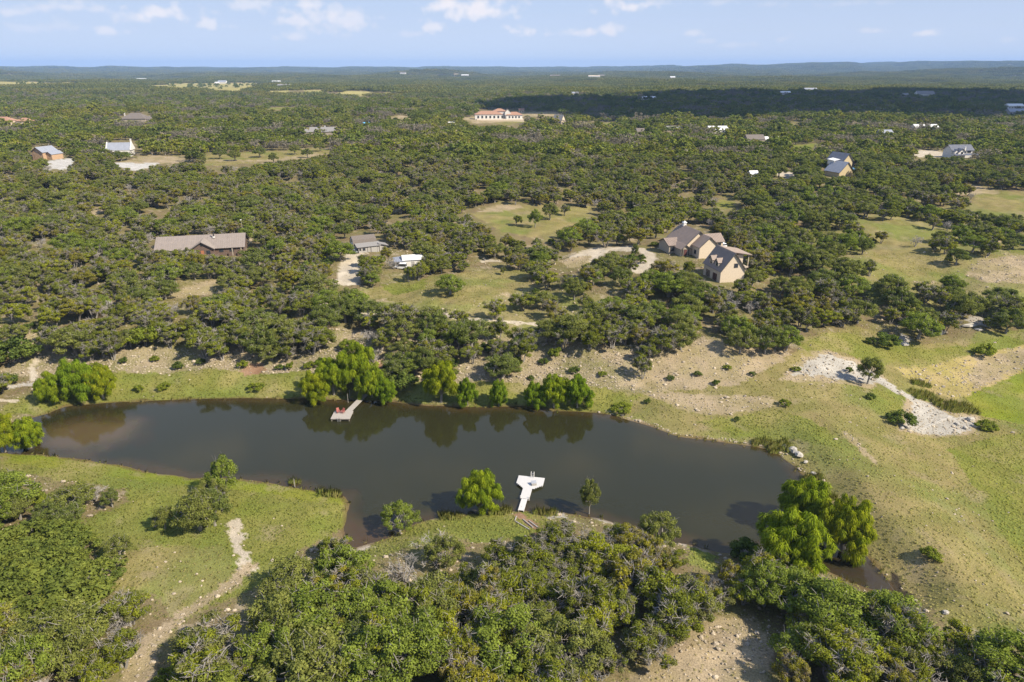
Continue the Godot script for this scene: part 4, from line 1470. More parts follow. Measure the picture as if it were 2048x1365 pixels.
func stones_and_tufts() -> void:
	var stones := [[], [], []]
	var tufts := [[], []]
	for i in 260000:
		var d := 62.0 + 190.0 * pow(rng.randf(), 0.85)
		var px := rng.randf_range(-0.86, 0.86) * (d + 12.0)
		var pz := -d
		var k := cover_at(px, pz)
		var s := near_water(px, pz)
		if s < 0.25:
			continue
		var t := rng.randf()
		var chance := [0.06, 0.002, 0.012, 0.22, 0.55, 0.03, 0.25, 0.3, 0.0, 0.06, 0.06, 0.0, 0.0, 0.05]
		if t < chance[k] or (s < 1.4 and px > 22.0 and pz < -108.0 and t < 0.5):
			var sz: float = rng.randf_range(0.12, 0.42) + (rng.randf_range(0.1, 0.6) if rng.randf() < 0.12 else 0.0)
			var f := rng.randf_range(0.7, 1.15)
			stones[rng.randi() % 3].append([Transform3D(Basis(Vector3(rng.randf() - 0.5, 1, rng.randf() - 0.5).normalized(), rng.randf_range(0, TAU)).scaled(Vector3(sz * rng.randf_range(0.8, 1.5), sz, sz)), Vector3(px, hgt(px, pz) + sz * 0.12, pz)), Color(f, f, f)])
		elif k in [0, 1, 2, 3, 4, 6, 12, 13] and t < ((0.42 if k == 2 else 0.7) if k in [1, 2, 12] else (0.9 if k == 4 else 0.35)):
			var sz := rng.randf_range(0.45, 1.05) * (0.75 if k == 12 else 1.0)
			var col: Vector3 = C1[k].lerp(C2[k], rng.randf()) if k in [1, 2, 12] else (Vector3(0.36, 0.29, 0.16) if k in [3, 4, 6] else Vector3(0.25, 0.24, 0.095))
			col = col.lerp(Vector3(0.22, 0.25, 0.06), rng.randf() * 0.6) * rng.randf_range(0.9, 1.3)
			tufts[rng.randi() % 2].append([Transform3D(Basis(Vector3.UP, rng.randf_range(0, TAU)).scaled(Vector3(sz, sz * rng.randf_range(0.35, 0.8), sz)), Vector3(px, hgt(px, pz), pz)), Color(col.x, col.y, col.z)])
	M.rubble.vertex_color_use_as_albedo = true
	var o := thing("rubble", "loose pale limestone rubble strewn over the bluff and clearings", "rubble", Vector3.ZERO)
	o.set_meta("kind", "stuff")
	for q in 3:
		strew(o, "stones", rock_mesh(60 + q, M.rubble), stones[q])
	var g := thing("grass", "tufts of grass and weeds around the pond", "grass", Vector3.ZERO)
	g.set_meta("kind", "stuff")
	for q in 2:
		var r := RandomNumberGenerator.new()
		r.seed = 300 + q
		var b := MB.new()
		for i in 16:
			var a := r.randf_range(0, TAU)
			var foot := Vector3(cos(a), 0, sin(a)) * r.randf_range(0.0, 0.22)
			var tip := foot + Vector3(cos(a) * 0.16, r.randf_range(0.14, 0.30), sin(a) * 0.16)
			var side := Vector3(-sin(a), 0, cos(a)) * 0.05
			b.tri(foot + side, foot - side, tip, Vector3(cos(a) * 0.5, 0.85, sin(a) * 0.5).normalized(), vcol(Vector3.ONE, r.randf_range(0.8, 1.2)))
		strew(g, "tufts", b.commit(M.grass_blades), tufts[q])
	print("stones ", stones[0].size() * 3, " tufts ", tufts[0].size() * 2)
	# boulders one can count
	for e in [[1585,903,1.9,"large white boulder at the water's edge where the dam begins"],[1598,912,1.7,"white boulder beside the largest one at the dam's edge"],[1570,895,1.3,"third white boulder in the row at the dam's edge"],[1612,926,0.9,"small boulder farther along the dam's edge"],[1627,948,0.8,"last small boulder of the row along the dam"],[1892,1228,0.9,"single white boulder on the grass past the muddy tip of the pond"],[1942,842,1.8,"big pale block at the foot of the spillway"],[1930,858,1.2,"pale block on the rim of the spillway slabs"],[1915,850,1.0,"pale block between the spillway slabs and the low bright bush"],[1952,855,1.1,"tilted pale block at the end of the spillway"],[1804,858,1.0,"pale stone at the dark bush beside the spillway"]]:
		var sz: float = e[2]
		var p := ground(e[0], e[1])
		var b := top_mesh("boulder", rock_mesh(500 + int(e[0]), M.limestone, 0.7))
		b.position = p + Vector3(0, sz * 0.18, 0)
		b.rotation.y = e[0]
		b.scale = Vector3(sz * 1.35, sz, sz)
		tag(b, e[3], "boulder", "pale boulders around the dam")
	# limestone ledges: outcrop and spillway slabs
	var spots := [[1938,652,5.5,2.4,1.3,"rounded pale limestone outcrop on the green slope"],[1905,640,5.0,1.6,0.9,"long flat limestone ledge over the outcrop"],[1882,668,3.2,1.8,0.9,"limestone ledge beside the dark tree"],[1812,690,2.8,2.4,1.2,"limestone step beside the wide dark bush"],[1958,660,2.6,1.8,0.9,"limestone ledge at the foot of the large dark tree"],[1975,648,3.0,1.8,0.8,"stepped ledge between the outcrop and the large dark tree"]]
	for k in 46:
		spots.append([1828.0 + 96.0 * fmod(k * 0.618, 1.0), 818.0 + 44.0 * fmod(k * 0.381 + 0.13, 1.0), rng.randf_range(0.8, 1.9), rng.randf_range(0.6, 1.2), rng.randf_range(0.25, 0.5), "slab"])
	var fan := thing("spillway", "apron of broken pale limestone slabs below the dam", "spillway", ground(1870, 840))
	for e in spots:
		var p := ground(e[0], e[1])
		var m := rock_mesh(900 + int(e[0] * 3.0 + e[1]), M.limestone, 0.5)
		var o2: MeshInstance3D
		if e[5] == "slab":
			if near_poly(e[0], e[1]):
				continue
			o2 = part(fan, "slab", m)
			o2.position = p - fan.position + Vector3(0, e[4] * 0.05, 0)
		else:
			o2 = top_mesh("limestone_ledge", m)
			o2.position = p + Vector3(0, e[4] * 0.1, 0)
			tag(o2, e[5], "rock", "limestone ledges above the dam")
		o2.rotation.y = rng.randf_range(-0.4, 0.4)
		o2.scale = Vector3(e[2], e[4] * 1.6, e[3])

func near_poly(x: float, y: float) -> bool:
	return not Geometry2D.is_point_in_polygon(Vector2(x, y), PackedVector2Array([Vector2(1830, 800), Vector2(1850, 808), Vector2(1925, 845), Vector2(1920, 866), Vector2(1840, 866), Vector2(1808, 856)]))

func reeds() -> void:
	var list := []
	for k in shore.size():
		var u := shore[k]
		var w := shore[(k + 1) % shore.size()]
		for i in int(u.distance_to(w) / 1.1):
			if n_fine.get_noise_2d(u.x + i * 3.1, u.y) + rng.randf_range(-0.3, 0.3) > 0.02:
				var q := u.lerp(w, rng.randf()) + Vector2(rng.randf_range(-0.7, 0.7), rng.randf_range(-0.7, 0.7))
				var s := rng.randf_range(0.9, 2.4)
				var col := Vector3(0.15, 0.18, 0.04).lerp(Vector3(0.24, 0.20, 0.09), rng.randf())
				list.append([Transform3D(Basis(Vector3.UP, rng.randf_range(0, TAU)).scaled(Vector3(s * 1.2, s, s * 1.2)), Vector3(q.x, hgt(q.x, q.y) - 0.03, q.y)), Color(col.x, col.y, col.z)])
	for e in [[1850,795,4.0],[1905,815,4.5],[1920,820,4.0],[1560,900,2.5],[1625,960,2.0],[1555,893,2.0],[1655,1000,1.5],[660,990,2.0],[590,968,1.0],[900,1036,2.0],[1000,1026,2.0],[1090,1028,2.0],[1840,770,2.5],[1520,888,1.6]]:
		var c := ground(e[0], e[1])
		for i in int(e[2] * 22.0):
			var q: Vector3 = c + Vector3(rng.randf_range(-1, 1) * e[2], 0, rng.randf_range(-1, 1) * e[2] * 0.5)
			var s := rng.randf_range(2.2, 4.6)
			var col := Vector3(0.13, 0.165, 0.03).lerp(Vector3(0.22, 0.20, 0.07), rng.randf())
			list.append([Transform3D(Basis(Vector3.UP, rng.randf_range(0, TAU)).scaled(Vector3(s * 0.8, s, s * 0.8)), Vector3(q.x, hgt(q.x, q.z) - 0.05, q.z)), Color(col.x, col.y, col.z)])
	var g := thing("reeds", "tall green reeds and weeds at the waterline and spillway", "reeds", Vector3.ZERO)
	g.set_meta("kind", "stuff")
	var r := RandomNumberGenerator.new()
	r.seed = 311
	var b := MB.new()
	for i in 14:
		var a := r.randf_range(0, TAU)
		var foot := Vector3(cos(a), 0, sin(a)) * r.randf_range(0.0, 0.12)
		var tip := foot + Vector3(cos(a) * 0.12, r.randf_range(0.2, 0.4), sin(a) * 0.12)
		var side := Vector3(-sin(a), 0, cos(a)) * 0.025
		b.tri(foot + side, foot - side, tip, Vector3(cos(a) * 0.6, 0.8, sin(a) * 0.6).normalized(), vcol(Vector3.ONE, r.randf_range(0.8, 1.2)))
	strew(g, "blades", b.commit(M.grass_blades), list)

# ------------------------------------------------------------------ buildings
func xf(x: float, y: float, z: float, deg := 0.0) -> Transform3D:
	return Transform3D(Basis(Vector3.UP, deg_to_rad(deg)), Vector3(x, y, z))

func box_part(parent: Node, called: String, t: Transform3D, s: Vector3, m: Material) -> MeshInstance3D:
	var b := MB.new()
	b.box(t, s)
	return part(parent, called, b.commit(m))

func prism(parent: Node, called: String, t: Transform3D, outline: Array, z0: float, z1: float, m: Material) -> MeshInstance3D:
	var b := MB.new()
	var pts := PackedVector2Array()
	for p in outline:
		pts.append(Vector2(p[0], p[1]))
	var idx := Geometry2D.triangulate_polygon(pts)
	for e in [[z0, -1.0], [z1, 1.0]]:
		for k in range(0, idx.size(), 3):
			var q := []
			for i in 3:
				q.append(t * Vector3(pts[idx[k + i]].x, pts[idx[k + i]].y, e[0]))
			b.face(q[0], q[1], q[2], t.basis * Vector3(0, 0, e[1]))
	var flip := 1.0 if Geometry2D.is_polygon_clockwise(pts) else -1.0
	for k in pts.size():
		var a := pts[k]
		var c := pts[(k + 1) % pts.size()]
		var out := Vector3(-(c.y - a.y), c.x - a.x, 0) * flip
		b.quad(t * Vector3(a.x, a.y, z0), t * Vector3(c.x, c.y, z0), t * Vector3(c.x, c.y, z1), t * Vector3(a.x, a.y, z1), t.basis * out)
	return part(parent, called, b.commit(m))

# a roof sheet a-b (ridge) to d-c (eave), with standing seams every `seam` metres
func sheet(parent: Node, called: String, t: Transform3D, a: Vector3, b: Vector3, c: Vector3, d: Vector3, thick: float, m: Material, seam := 0.0) -> MeshInstance3D:
	var q := [t * a, t * b, t * c, t * d]
	var n: Vector3 = (q[2] - q[0]).cross(q[1] - q[0])
	if n.length() < 1e-6:
		n = (q[3] - q[0]).cross(q[2] - q[0])
	n = n.normalized()
	if n.y < 0.0:
		n = -n
	var mb := MB.new()
	var mid: Vector3 = (q[0] + q[1] + q[2] + q[3]) * 0.25
	var u := []
	for p: Vector3 in q:
		u.append(p - n * thick)
	mb.quad(q[0], q[1], q[2], q[3], n)
	mb.quad(u[0], u[1], u[2], u[3], -n)
	for k in 4:
		var e := (k + 1) % 4
		if q[k].distance_to(q[e]) > 0.01:
			mb.quad(q[k], q[e], u[e], u[k], (q[k] + q[e]) * 0.5 - mid)
	var o := part(parent, called, mb.commit(m))
	if seam > 0.0:
		var rb := MB.new()
		var steps := int(q[3].distance_to(q[2]) / seam)
		for k in range(1, steps):
			var f := float(k) / steps
			var p0: Vector3 = q[0].lerp(q[1], f)
			var p1: Vector3 = q[3].lerp(q[2], f)
			var side: Vector3 = (q[2] - q[3]).normalized() * 0.05
			var up: Vector3 = n * 0.06
			rb.quad(p0 - side, p0 + up, p1 + up, p1 - side, n - side)
			rb.quad(p0 + side, p0 + up, p1 + up, p1 + side, n + side)
		var sm := part(o, "seams", rb.commit(m))
		sm.set_meta("kind", "stuff")
	return o

func gable(parent: Node, t: Transform3D, length: float, wide: float, wall: float, rise: float, over: float, wm: Material, rm: Material, seam := 0.0, sink := 1.5) -> void:
	var w := wide * 0.5
	prism(parent, "wall", t, [[-w, -sink], [w, -sink], [w, wall], [0, wall + rise], [-w, wall]], -length * 0.5, length * 0.5, wm)
	var k := rise / w
	var e := w + over
	var y0 := wall + rise + 0.16
	var y1 := wall - over * k + 0.16
	var l := length * 0.5 + over
	for s in [-1.0, 1.0]:
		sheet(parent, "roof", t, Vector3(0, y0, -l), Vector3(0, y0, l), Vector3(s * e, y1, l), Vector3(s * e, y1, -l), 0.14, rm, seam)
	# barge boards on the gable ends
	for z in [-l - 0.04, l + 0.04]:
		for s in [-1.0, 1.0]:
			var b := MB.new()
			var p0 := Vector3(0, y0 - 0.15, z)
			var p1 := Vector3(s * e, y1 - 0.15, z)
			var ctr := t * ((p0 + p1) * 0.5)
			var dir := t.basis * (p1 - p0).normalized()
			var nz := t.basis * Vector3(0, 0, 1)
			b.box(Transform3D(Basis(dir, nz.cross(dir), nz), ctr), Vector3(p0.distance_to(p1), 0.22, 0.07))
			part(parent, "barge_board", b.commit(M.dark_trim if rm != M.white_metal else M.white_paint))

func hip(parent: Node, t: Transform3D, length: float, wide: float, wall: float, rise: float, over: float, wm: Material, rm: Material, seam := 0.0, sink := 1.5) -> void:
	box_part(parent, "wall", t * xf(0, (wall - sink) * 0.5, 0), Vector3(wide, wall + sink, length), wm)
	var w := wide * 0.5 + over
	var l := length * 0.5 + over
	var y0 := wall
	var y1 := wall + rise
	var rl := maxf(l - w, 0.05)
	for s in [-1.0, 1.0]:
		sheet(parent, "roof", t, Vector3(0, y1, -rl), Vector3(0, y1, rl), Vector3(s * w, y0, l), Vector3(s * w, y0, -l), 0.14, rm, seam)
		sheet(parent, "roof", t, Vector3(0, y1, s * rl), Vector3(0, y1, s * rl), Vector3(w, y0, s * l), Vector3(-w, y0, s * l), 0.14, rm)

func window(parent: Node, t: Transform3D, w: float, h: float, called := "window", fm: Material = null, pm: Material = null) -> void:
	var f := box_part(parent, called, t * xf(0, 0, 0.02), Vector3(w + 0.2, h + 0.2, 0.12), fm if fm else M.dark_trim)
	box_part(f, "pane" if called == "window" else "panel", t * xf(0, 0, 0.07), Vector3(w, h, 0.06), pm if pm else M.window_glass)

func chimney(parent: Node, t: Transform3D, h: float, m: Material) -> void:
	var c := box_part(parent, "chimney", t * xf(0, h * 0.5, 0), Vector3(0.9, h, 0.7), m)
	box_part(c, "cap", t * xf(0, h + 0.05, 0), Vector3(1.15, 0.16, 0.95), m)

func site(called: String, label: String, px: float, py: float, deg: float, radius: float, category := "house") -> Node3D:
	var p := ground(px, py)
	footprints.append([p, radius])
	return thing(called, label, category, p, deg_to_rad(deg))

func buildings() -> void:
	# garage with rooms above: cream gable end, two dormers, covered balcony
	var o := site("garage_house", "cream two-storey garage with brown metal roof, two dormers and maroon doors", 1446, 557, 14, 9.0)
	gable(o, xf(0, 0, 0), 10.5, 8.4, 4.3, 5.4, 0.45, M.cream_siding, M.brown_metal, 0.6)
	window(o, xf(0.9, 5.6, 5.25), 1.2, 1.2)
	for z in [-2.4, 1.9]:
		window(o, xf(-4.1, 1.4, z, -90), 2.6, 2.4, "garage_door", M.cream_siding, M.maroon)
	for z in [-1.7, 1.9]:
		var d := Node3D.new()
		d.name = "dormer"
		o.add_child(d, true)
		var dt := xf(-2.9, 0, z, -90)
		prism(d, "dormer_wall", dt, [[-1.0, 4.2], [1.0, 4.2], [1.0, 6.4], [0, 7.4], [-1.0, 6.4]], -1.4, 1.0, M.cream_siding)
		for s in [-1.0, 1.0]:
			sheet(d, "dormer_roof", dt, Vector3(0, 7.58, -2.0), Vector3(0, 7.58, 1.4), Vector3(s * 1.38, 6.2, 1.4), Vector3(s * 1.38, 6.2, -1.0), 0.1, M.brown_metal)
		window(d, dt * xf(0, 5.7, 1.0), 0.95, 1.3)
	# shed dormer and balcony on the sunny side
	box_part(o, "wall", xf(3.1, 6.3, -0.6), Vector3(2.6, 4.5, 7.6), M.cream_siding)
	sheet(o, "roof", xf(0, 0, 0), Vector3(0.25, 9.75, -5.0), Vector3(0.25, 9.75, 4.3), Vector3(6.9, 8.5, 4.3), Vector3(6.9, 8.5, -5.0), 0.16, M.brown_metal, 0.6)
	box_part(o, "balcony", xf(5.2, 4.35, -0.4), Vector3(2.2, 0.2, 8.4), M.cream_siding)
	box_part(o, "wall", xf(5.0, 1.3, -0.6), Vector3(1.9, 5.6, 7.8), M.cream_siding)
	for z in [-4.3, -0.4, 3.6]:
		box_part(o, "post", xf(6.1, 6.35, z), Vector3(0.18, 4.1, 0.18), M.cream_siding)
	box_part(o, "railing", xf(6.15, 5.3, -0.4), Vector3(0.08, 0.12, 8.2), M.dark_trim)
	box_part(o, "railing", xf(6.15, 4.85, -0.4), Vector3(0.06, 0.08, 8.2), M.dark_trim)
	window(o, xf(4.45, 5.7, -0.6, 90), 4.5, 1.9)
	guard([[1394,530],[1412,494],[1452,504],[1490,520],[1490,552],[1430,556],[1396,548]])

	# main house
	o = site("tan_house", "large cream house with crossing brown metal roofs behind the garage", 1382, 503, 17, 13.0)
	gable(o, xf(0, 0, -2), 13.0, 10.8, 3.6, 4.8, 0.5, M.cream_siding, M.brown_metal, 0.6)
	gable(o, xf(1.2, 0, 6.6), 6.0, 7.6, 4.0, 3.3, 0.4, M.cream_siding, M.brown_metal, 0.6)
	gable(o, xf(8.2, 0, -2.2, 90), 9.0, 6.0, 3.2, 2.2, 0.5, M.cream_siding, M.brown_metal, 0.6)
	gable(o, xf(-6.8, 0, -3.4, 90), 5.0, 7.5, 3.0, 1.7, 0.5, M.stone_wall, M.brown_metal, 0.6)
	gable(o, xf(-5.4, 0, 2.4), 5.4, 3.4, 2.6, 1.3, 0.4, M.stone_wall, M.brown_metal, 0.6)
	for x in [-6.6, -4.2]:
		box_part(o, "post", xf(x, 1.3, 5.3), Vector3(0.25, 2.6, 0.25), M.dark_trim)
	window(o, xf(-5.4, 1.2, 5.1), 1.2, 2.1, "door", M.dark_trim, M.maroon)
	window(o, xf(-8.0, 1.6, 0.35), 1.4, 1.3)
	window(o, xf(-2.6, 1.7, 7.0, -90), 1.1, 1.3)
	window(o, xf(8.6, 1.6, 0.8), 2.6, 1.8)
	window(o, xf(11.2, 1.6, 0.8), 1.2, 1.8)
	box_part(o, "cupola", xf(0, 8.7, -6.2), Vector3(1.1, 1.3, 1.1), M.white_paint)
	hip(o, xf(0, 9.35, -6.2), 1.1, 1.1, 0.05, 0.7, 0.2, M.white_paint, M.white_metal, 0.0, 0.0)
	guard([[1325,505],[1328,470],[1380,447],[1440,462],[1440,490],[1412,494],[1396,520]])

	# long low house
	o = site("long_house", "long low house with a taupe standing seam roof and central gable", 408, 503, 14, 7.0)
	for q in [-11.0, 11.0]:
		footprints.append([o.transform * Vector3(q, 0, 0), 7.5])
	gable(o, xf(0, 0, 0, 90), 29.0, 13.0, 2.7, 3.3, 0.7, M.brown_siding, M.taupe_metal, 0.75)
	gable(o, xf(1.0, 0, 5.6), 6.0, 7.6, 2.9, 2.4, 0.5, M.brown_siding, M.taupe_metal, 0.75)
	window(o, xf(1.0, 1.3, 8.62), 1.1, 2.1, "door", M.dark_trim, M.orange_clay)
	window(o, xf(1.0, 4.2, 8.6), 0.5, 0.5)
	window(o, xf(3.0, 1.6, 8.6), 1.2, 1.2)
	window(o, xf(-1.2, 1.6, 8.6), 1.2, 1.2)
	for x in [-12, -8.5, -5, 7, 10.5]:
		window(o, xf(x, 1.6, 6.5), 1.3, 1.2)
	for x in [11.0, 14.0]:
		box_part(o, "post", xf(x, 1.2, 8.4), Vector3(0.3, 2.6, 0.3), M.stone_wall)
	var stove := MB.new()
	stove.tube(Vector3(4.4, 5.4, 2.0), Vector3(4.4, 7.4, 2.0), 0.22, 0.22, 8)
	part(o, "flue", stove.commit(M.pipe_black))
	box_part(o, "flue_base", xf(4.4, 5.55, 2.0), Vector3(0.7, 0.5, 0.7), M.white_paint)
	guard([[320,494],[318,482],[488,470],[492,500],[448,498],[432,504],[408,496],[380,492]])

	# gambrel shed with lean-to
	o = site("gambrel_shed", "grey gambrel-roofed shed with a lean-to front and double doors", 729, 501, 27, 7.5, "shed")
	var gt := xf(0, 0, -1.2, 90)
	prism(o, "wall", gt, [[-2.4, -1], [2.4, -1], [2.4, 2.6], [2.0, 4.3], [0, 5.4], [-2.0, 4.3], [-2.4, 2.6]], -4.2, 4.2, M.white_paint)
	for s in [-1.0, 1.0]:
		sheet(o, "roof", gt, Vector3(0, 5.55, -4.4), Vector3(0, 5.55, 4.4), Vector3(s * 2.1, 4.42, 4.4), Vector3(s * 2.1, 4.42, -4.4), 0.12, M.shingles)
		sheet(o, "roof", gt, Vector3(s * 2.1, 4.40, -4.4), Vector3(s * 2.1, 4.40, 4.4), Vector3(s * 2.62, 2.5, 4.4), Vector3(s * 2.62, 2.5, -4.4), 0.12, M.shingles)
	window(o, xf(-4.2, 3.9, -1.2, -90), 0.7, 0.8)
	box_part(o, "wall", xf(0.6, 0.7, 2.6), Vector3(7.6, 3.4, 2.8), M.grey_siding)
	sheet(o, "roof", xf(0, 0, 0), Vector3(-3.9, 3.3, 1.0), Vector3(5.2, 3.3, 1.0), Vector3(5.2, 2.4, 4.5), Vector3(-3.9, 2.4, 4.5), 0.12, M.grey_shingles)
	box_part(o, "wall", xf(6.2, 0.5, 1.6), Vector3(2.8, 3.0, 3.6), M.grey_siding)
	sheet(o, "roof", xf(0, 0, 0), Vector3(4.3, 3.0, -0.6), Vector3(4.3, 3.0, 4.0), Vector3(8.2, 1.9, 4.0), Vector3(8.2, 1.9, -0.6), 0.12, M.grey_shingles)
	window(o, xf(-1.2, 1.4, 4.0), 0.8, 0.8)
	window(o, xf(-2.6, 1.4, 4.0), 0.5, 0.6)
	window(o, xf(0.6, 1.0, 4.0), 0.9, 2.0, "door", M.dark_trim, M.grey_siding)
	window(o, xf(2.6, 1.0, 4.0), 2.2, 2.1, "door", M.dark_trim, M.grey_siding)
	guard_box(694, 468, 762, 505)

	# white metal shed
	o = site("white_shed", "small white metal-roofed shed with an open porch among junipers", 822, 532, 14, 5.5, "shed")
	gable(o, xf(0.8, 0, -0.8, 90), 7.0, 5.0, 2.6, 1.1, 0.35, M.white_paint, M.white_metal, 0.5)
	sheet(o, "roof", xf(0, 0, 0), Vector3(-6.0, 2.7, -3.0), Vector3(-2.6, 2.9, -3.0), Vector3(-2.6, 2.5, 2.4), Vector3(-6.0, 2.3, 2.4), 0.1, M.grey_metal, 0.5)
	for z in [-2.6, 2.1]:
		box_part(o, "post", xf(-5.8, 1.0, z), Vector3(0.12, 2.8, 0.12), M.white_paint)
	window(o, xf(0.6, 1.0, 1.7), 1.0, 2.0, "door", M.white_paint, M.grey_siding)
	guard_box(795, 506, 846, 520)
	guard_box(795, 530, 808, 538)

	# tan barn and white stone house on the left rise
	o = site("tan_barn", "tan board barn with a grey blue metal roof beside pale concrete", 92, 318, -14, 9.0, "barn")
	gable(o, xf(0, 0, 0), 12.0, 9.0, 5.2, 3.0, 0.6, M.tan_siding, M.grey_metal, 0.8)
	gable(o, xf(6.6, 0, -1.0), 9.0, 4.6, 3.6, 1.5, 0.4, M.tan_siding, M.grey_metal, 0.8)
	box_part(o, "lean_to", xf(-6.0, 1.2, 0.5), Vector3(3.0, 3.6, 9.0), M.dark_trim)
	box_part(o, "barn_door", xf(0, 1.9, 6.05), Vector3(5.2, 4.6, 0.1), M.tan_siding)
	guard_box(64, 286, 112, 316)
	o = site("white_stone_house", "white walled house with grey metal roof, parapet gables and a tall white chimney", 243, 312, 10, 12.0)
	gable(o, xf(0, 0, 0, 90), 15.0, 9.0, 4.4, 4.6, 0.2, M.white_paint, M.grey_metal, 0.8)
	for s in [-1.0, 1.0]:
		prism(o, "parapet", xf(s * 7.9, 0, 0, 90), [[-4.8, 4.2], [4.8, 4.2], [4.8, 4.9], [0, 9.7], [-4.8, 4.9]], -0.3, 0.3, M.white_paint)
	chimney(o, xf(7.6, 8.2, -0.4), 3.2, M.white_paint)
	gable(o, xf(-7.5, 0, 5.5), 8.0, 6.0, 3.2, 2.6, 0.2, M.white_paint, M.grey_metal, 0.8)
	for x in [-3, 1, 5]:
		window(o, xf(x, 2.0, 4.5), 1.5, 2.0)
	guard_box(222, 276, 275, 296)

	# two-gabled house on the far rise
	o = site("gabled_house", "olive and white house with two steep blue grey gables", 1677, 350, 22, 11.0)
	gable(o, xf(-2.5, 0, 2.5), 11.0, 11.0, 3.0, 5.4, 0.5, M.olive_siding, M.grey_metal, 0.8)
	gable(o, xf(3.6, 0, -4.0), 12.0, 7.4, 8.4, 4.0, 0.5, M.olive_siding, M.dark_metal, 0.8)
	window(o, xf(3.6, 6.6, 2.0), 0.8, 1.8, "window", M.white_paint)
	box_part(o, "wall", xf(-1.8, 7.2, -3.5), Vector3(4.0, 2.2, 5.0), M.white_paint)
	sheet(o, "roof", xf(0, 0, 0), Vector3(-4.2, 8.8, -6.4), Vector3(0.2, 9.4, -6.4), Vector3(0.2, 9.0, -0.6), Vector3(-4.2, 8.4, -0.6), 0.12, M.white_metal)
	sheet(o, "porch_roof", xf(0, 0, 0), Vector3(3.2, 4.2, 2.4), Vector3(8.2, 4.2, 2.4), Vector3(8.6, 3.1, 6.4), Vector3(3.0, 3.1, 6.4), 0.12, M.blue_metal, 0.6)
	box_part(o, "chimney", xf(2.6, 5.0, 3.0), Vector3(1.2, 3.2, 1.2), M.white_paint)
	for x in [3.4, 5.8, 8.2]:
		box_part(o, "post", xf(x, 1.2, 6.0), Vector3(0.22, 3.8, 0.22), M.white_paint)
	guard([[1643,345],[1660,310],[1690,306],[1704,325],[1704,350],[1665,345]])

	# white house with a dark roof
	o = site("dark_roofed_house", "white house with a dark hipped roof and two front gables", 1916, 315, 6, 12.0)
	gable(o, xf(0, 0, -1, 90), 16.0, 9.0, 5.4, 3.2, 0.6, M.white_paint, M.dark_metal, 0.8)
	gable(o, xf(-3.0, 0, 4.5), 5.0, 5.6, 4.2, 2.4, 0.4, M.white_paint, M.dark_metal, 0.8)
	gable(o, xf(-6.0, 0, 4.0), 3.6, 3.4, 4.6, 1.5, 0.3, M.white_paint, M.dark_metal, 0.8)
	sheet(o, "porch_roof", xf(0, 0, 0), Vector3(-8.6, 3.4, 6.0), Vector3(9.0, 3.4, 6.0), Vector3(9.4, 2.5, 9.2), Vector3(-9.0, 2.5, 9.2), 0.12, M.dark_metal, 0.8)
	window(o, xf(5.0, 4.2, 3.5), 2.6, 1.4)
	window(o, xf(-3.0, 3.8, 7.0), 1.4, 1.4)
	chimney(o, xf(1.0, 3.5, 4.0), 4.0, M.white_paint)
	guard_box(1892, 292, 1940, 312)

	# hipped and gabled roofs showing above the woods
	o = site("hip_roof_house", "broad taupe hip-roofed house with a pale chimney rising out of the woods", 273, 244, 4, 17.0)
	hip(o, xf(0, 0, 0, 90), 27.0, 17.0, 4.0, 6.0, 0.7, M.stone_wall, M.shingles)
	hip(o, xf(14.0, 0, 2.0, 90), 13.0, 9.0, 3.0, 3.6, 0.5, M.stone_wall, M.shingles)
	chimney(o, xf(-11.5, 4.0, 1.0), 6.0, M.white_paint)
	guard_box(246, 224, 300, 238)
	o = site("grey_roof_house", "low house with a long pale grey roof in the woods", 640, 270, 4, 15.0)
	gable(o, xf(3.0, 0, 0, 90), 23.0, 11.0, 3.4, 3.6, 0.5, M.stone_wall, M.grey_shingles)
	hip(o, xf(-12.5, 0, 3.0, 90), 9.0, 7.0, 3.0, 2.8, 0.4, M.stone_wall, M.grey_shingles)
	chimney(o, xf(5.0, 5.5, -1.0), 2.6, M.white_paint)
	guard_box(600, 251, 673, 264)
	o = site("tiled_house", "house with orange tiled roofs at the edge of the woods", 8, 249, 0, 17.0)
	hip(o, xf(0, 0, 0, 90), 22.0, 13.0, 4.2, 3.8, 0.6, M.cream_siding, M.clay_tiles)
	hip(o, xf(22.0, 0, -2.0, 90), 14.0, 10.0, 3.6, 3.2, 0.6, M.cream_siding, M.clay_tiles)
	box_part(o, "wall", xf(12.5, 1.2, -1.0), Vector3(5.0, 3.4, 6.0), M.cream_siding)
	guard_box(0, 234, 48, 242)

	# white villa with terracotta roofs
	o = site("villa", "white arcaded villa with orange tiled roofs on a pale terrace", 996, 240, 4, 30.0)
	box_part(o, "terrace", xf(2, 0.0, 5), Vector3(58, 3.6, 34), M.cream_siding)
	hip(o, xf(-12.0, 1.8, 0, 90), 34.0, 16.0, 5.4, 3.6, 0.8, M.white_paint, M.clay_tiles)
	hip(o, xf(2.0, 1.8, -6.0, 90), 16.0, 12.0, 8.6, 3.0, 0.8, M.white_paint, M.clay_tiles)
	hip(o, xf(20.0, 1.8, 2.0, 90), 20.0, 13.0, 4.6, 3.4, 0.8, M.white_paint, M.clay_tiles)
	gable(o, xf(12.0, 1.8, 1.0), 12.0, 7.0, 8.0, 3.4, 0.3, M.white_paint, M.clay_tiles)
	for x in [-25, -20, -15, -10, -5, 0, 5]:
		window(o, xf(x, 4.0, 8.0), 2.4, 3.0, "window", M.white_paint)
	for x in [14, 18, 22, 26]:
		window(o, xf(x, 3.8, 8.5), 2.0, 2.4, "window", M.white_paint)
	guard_box(958, 216, 1036, 240)

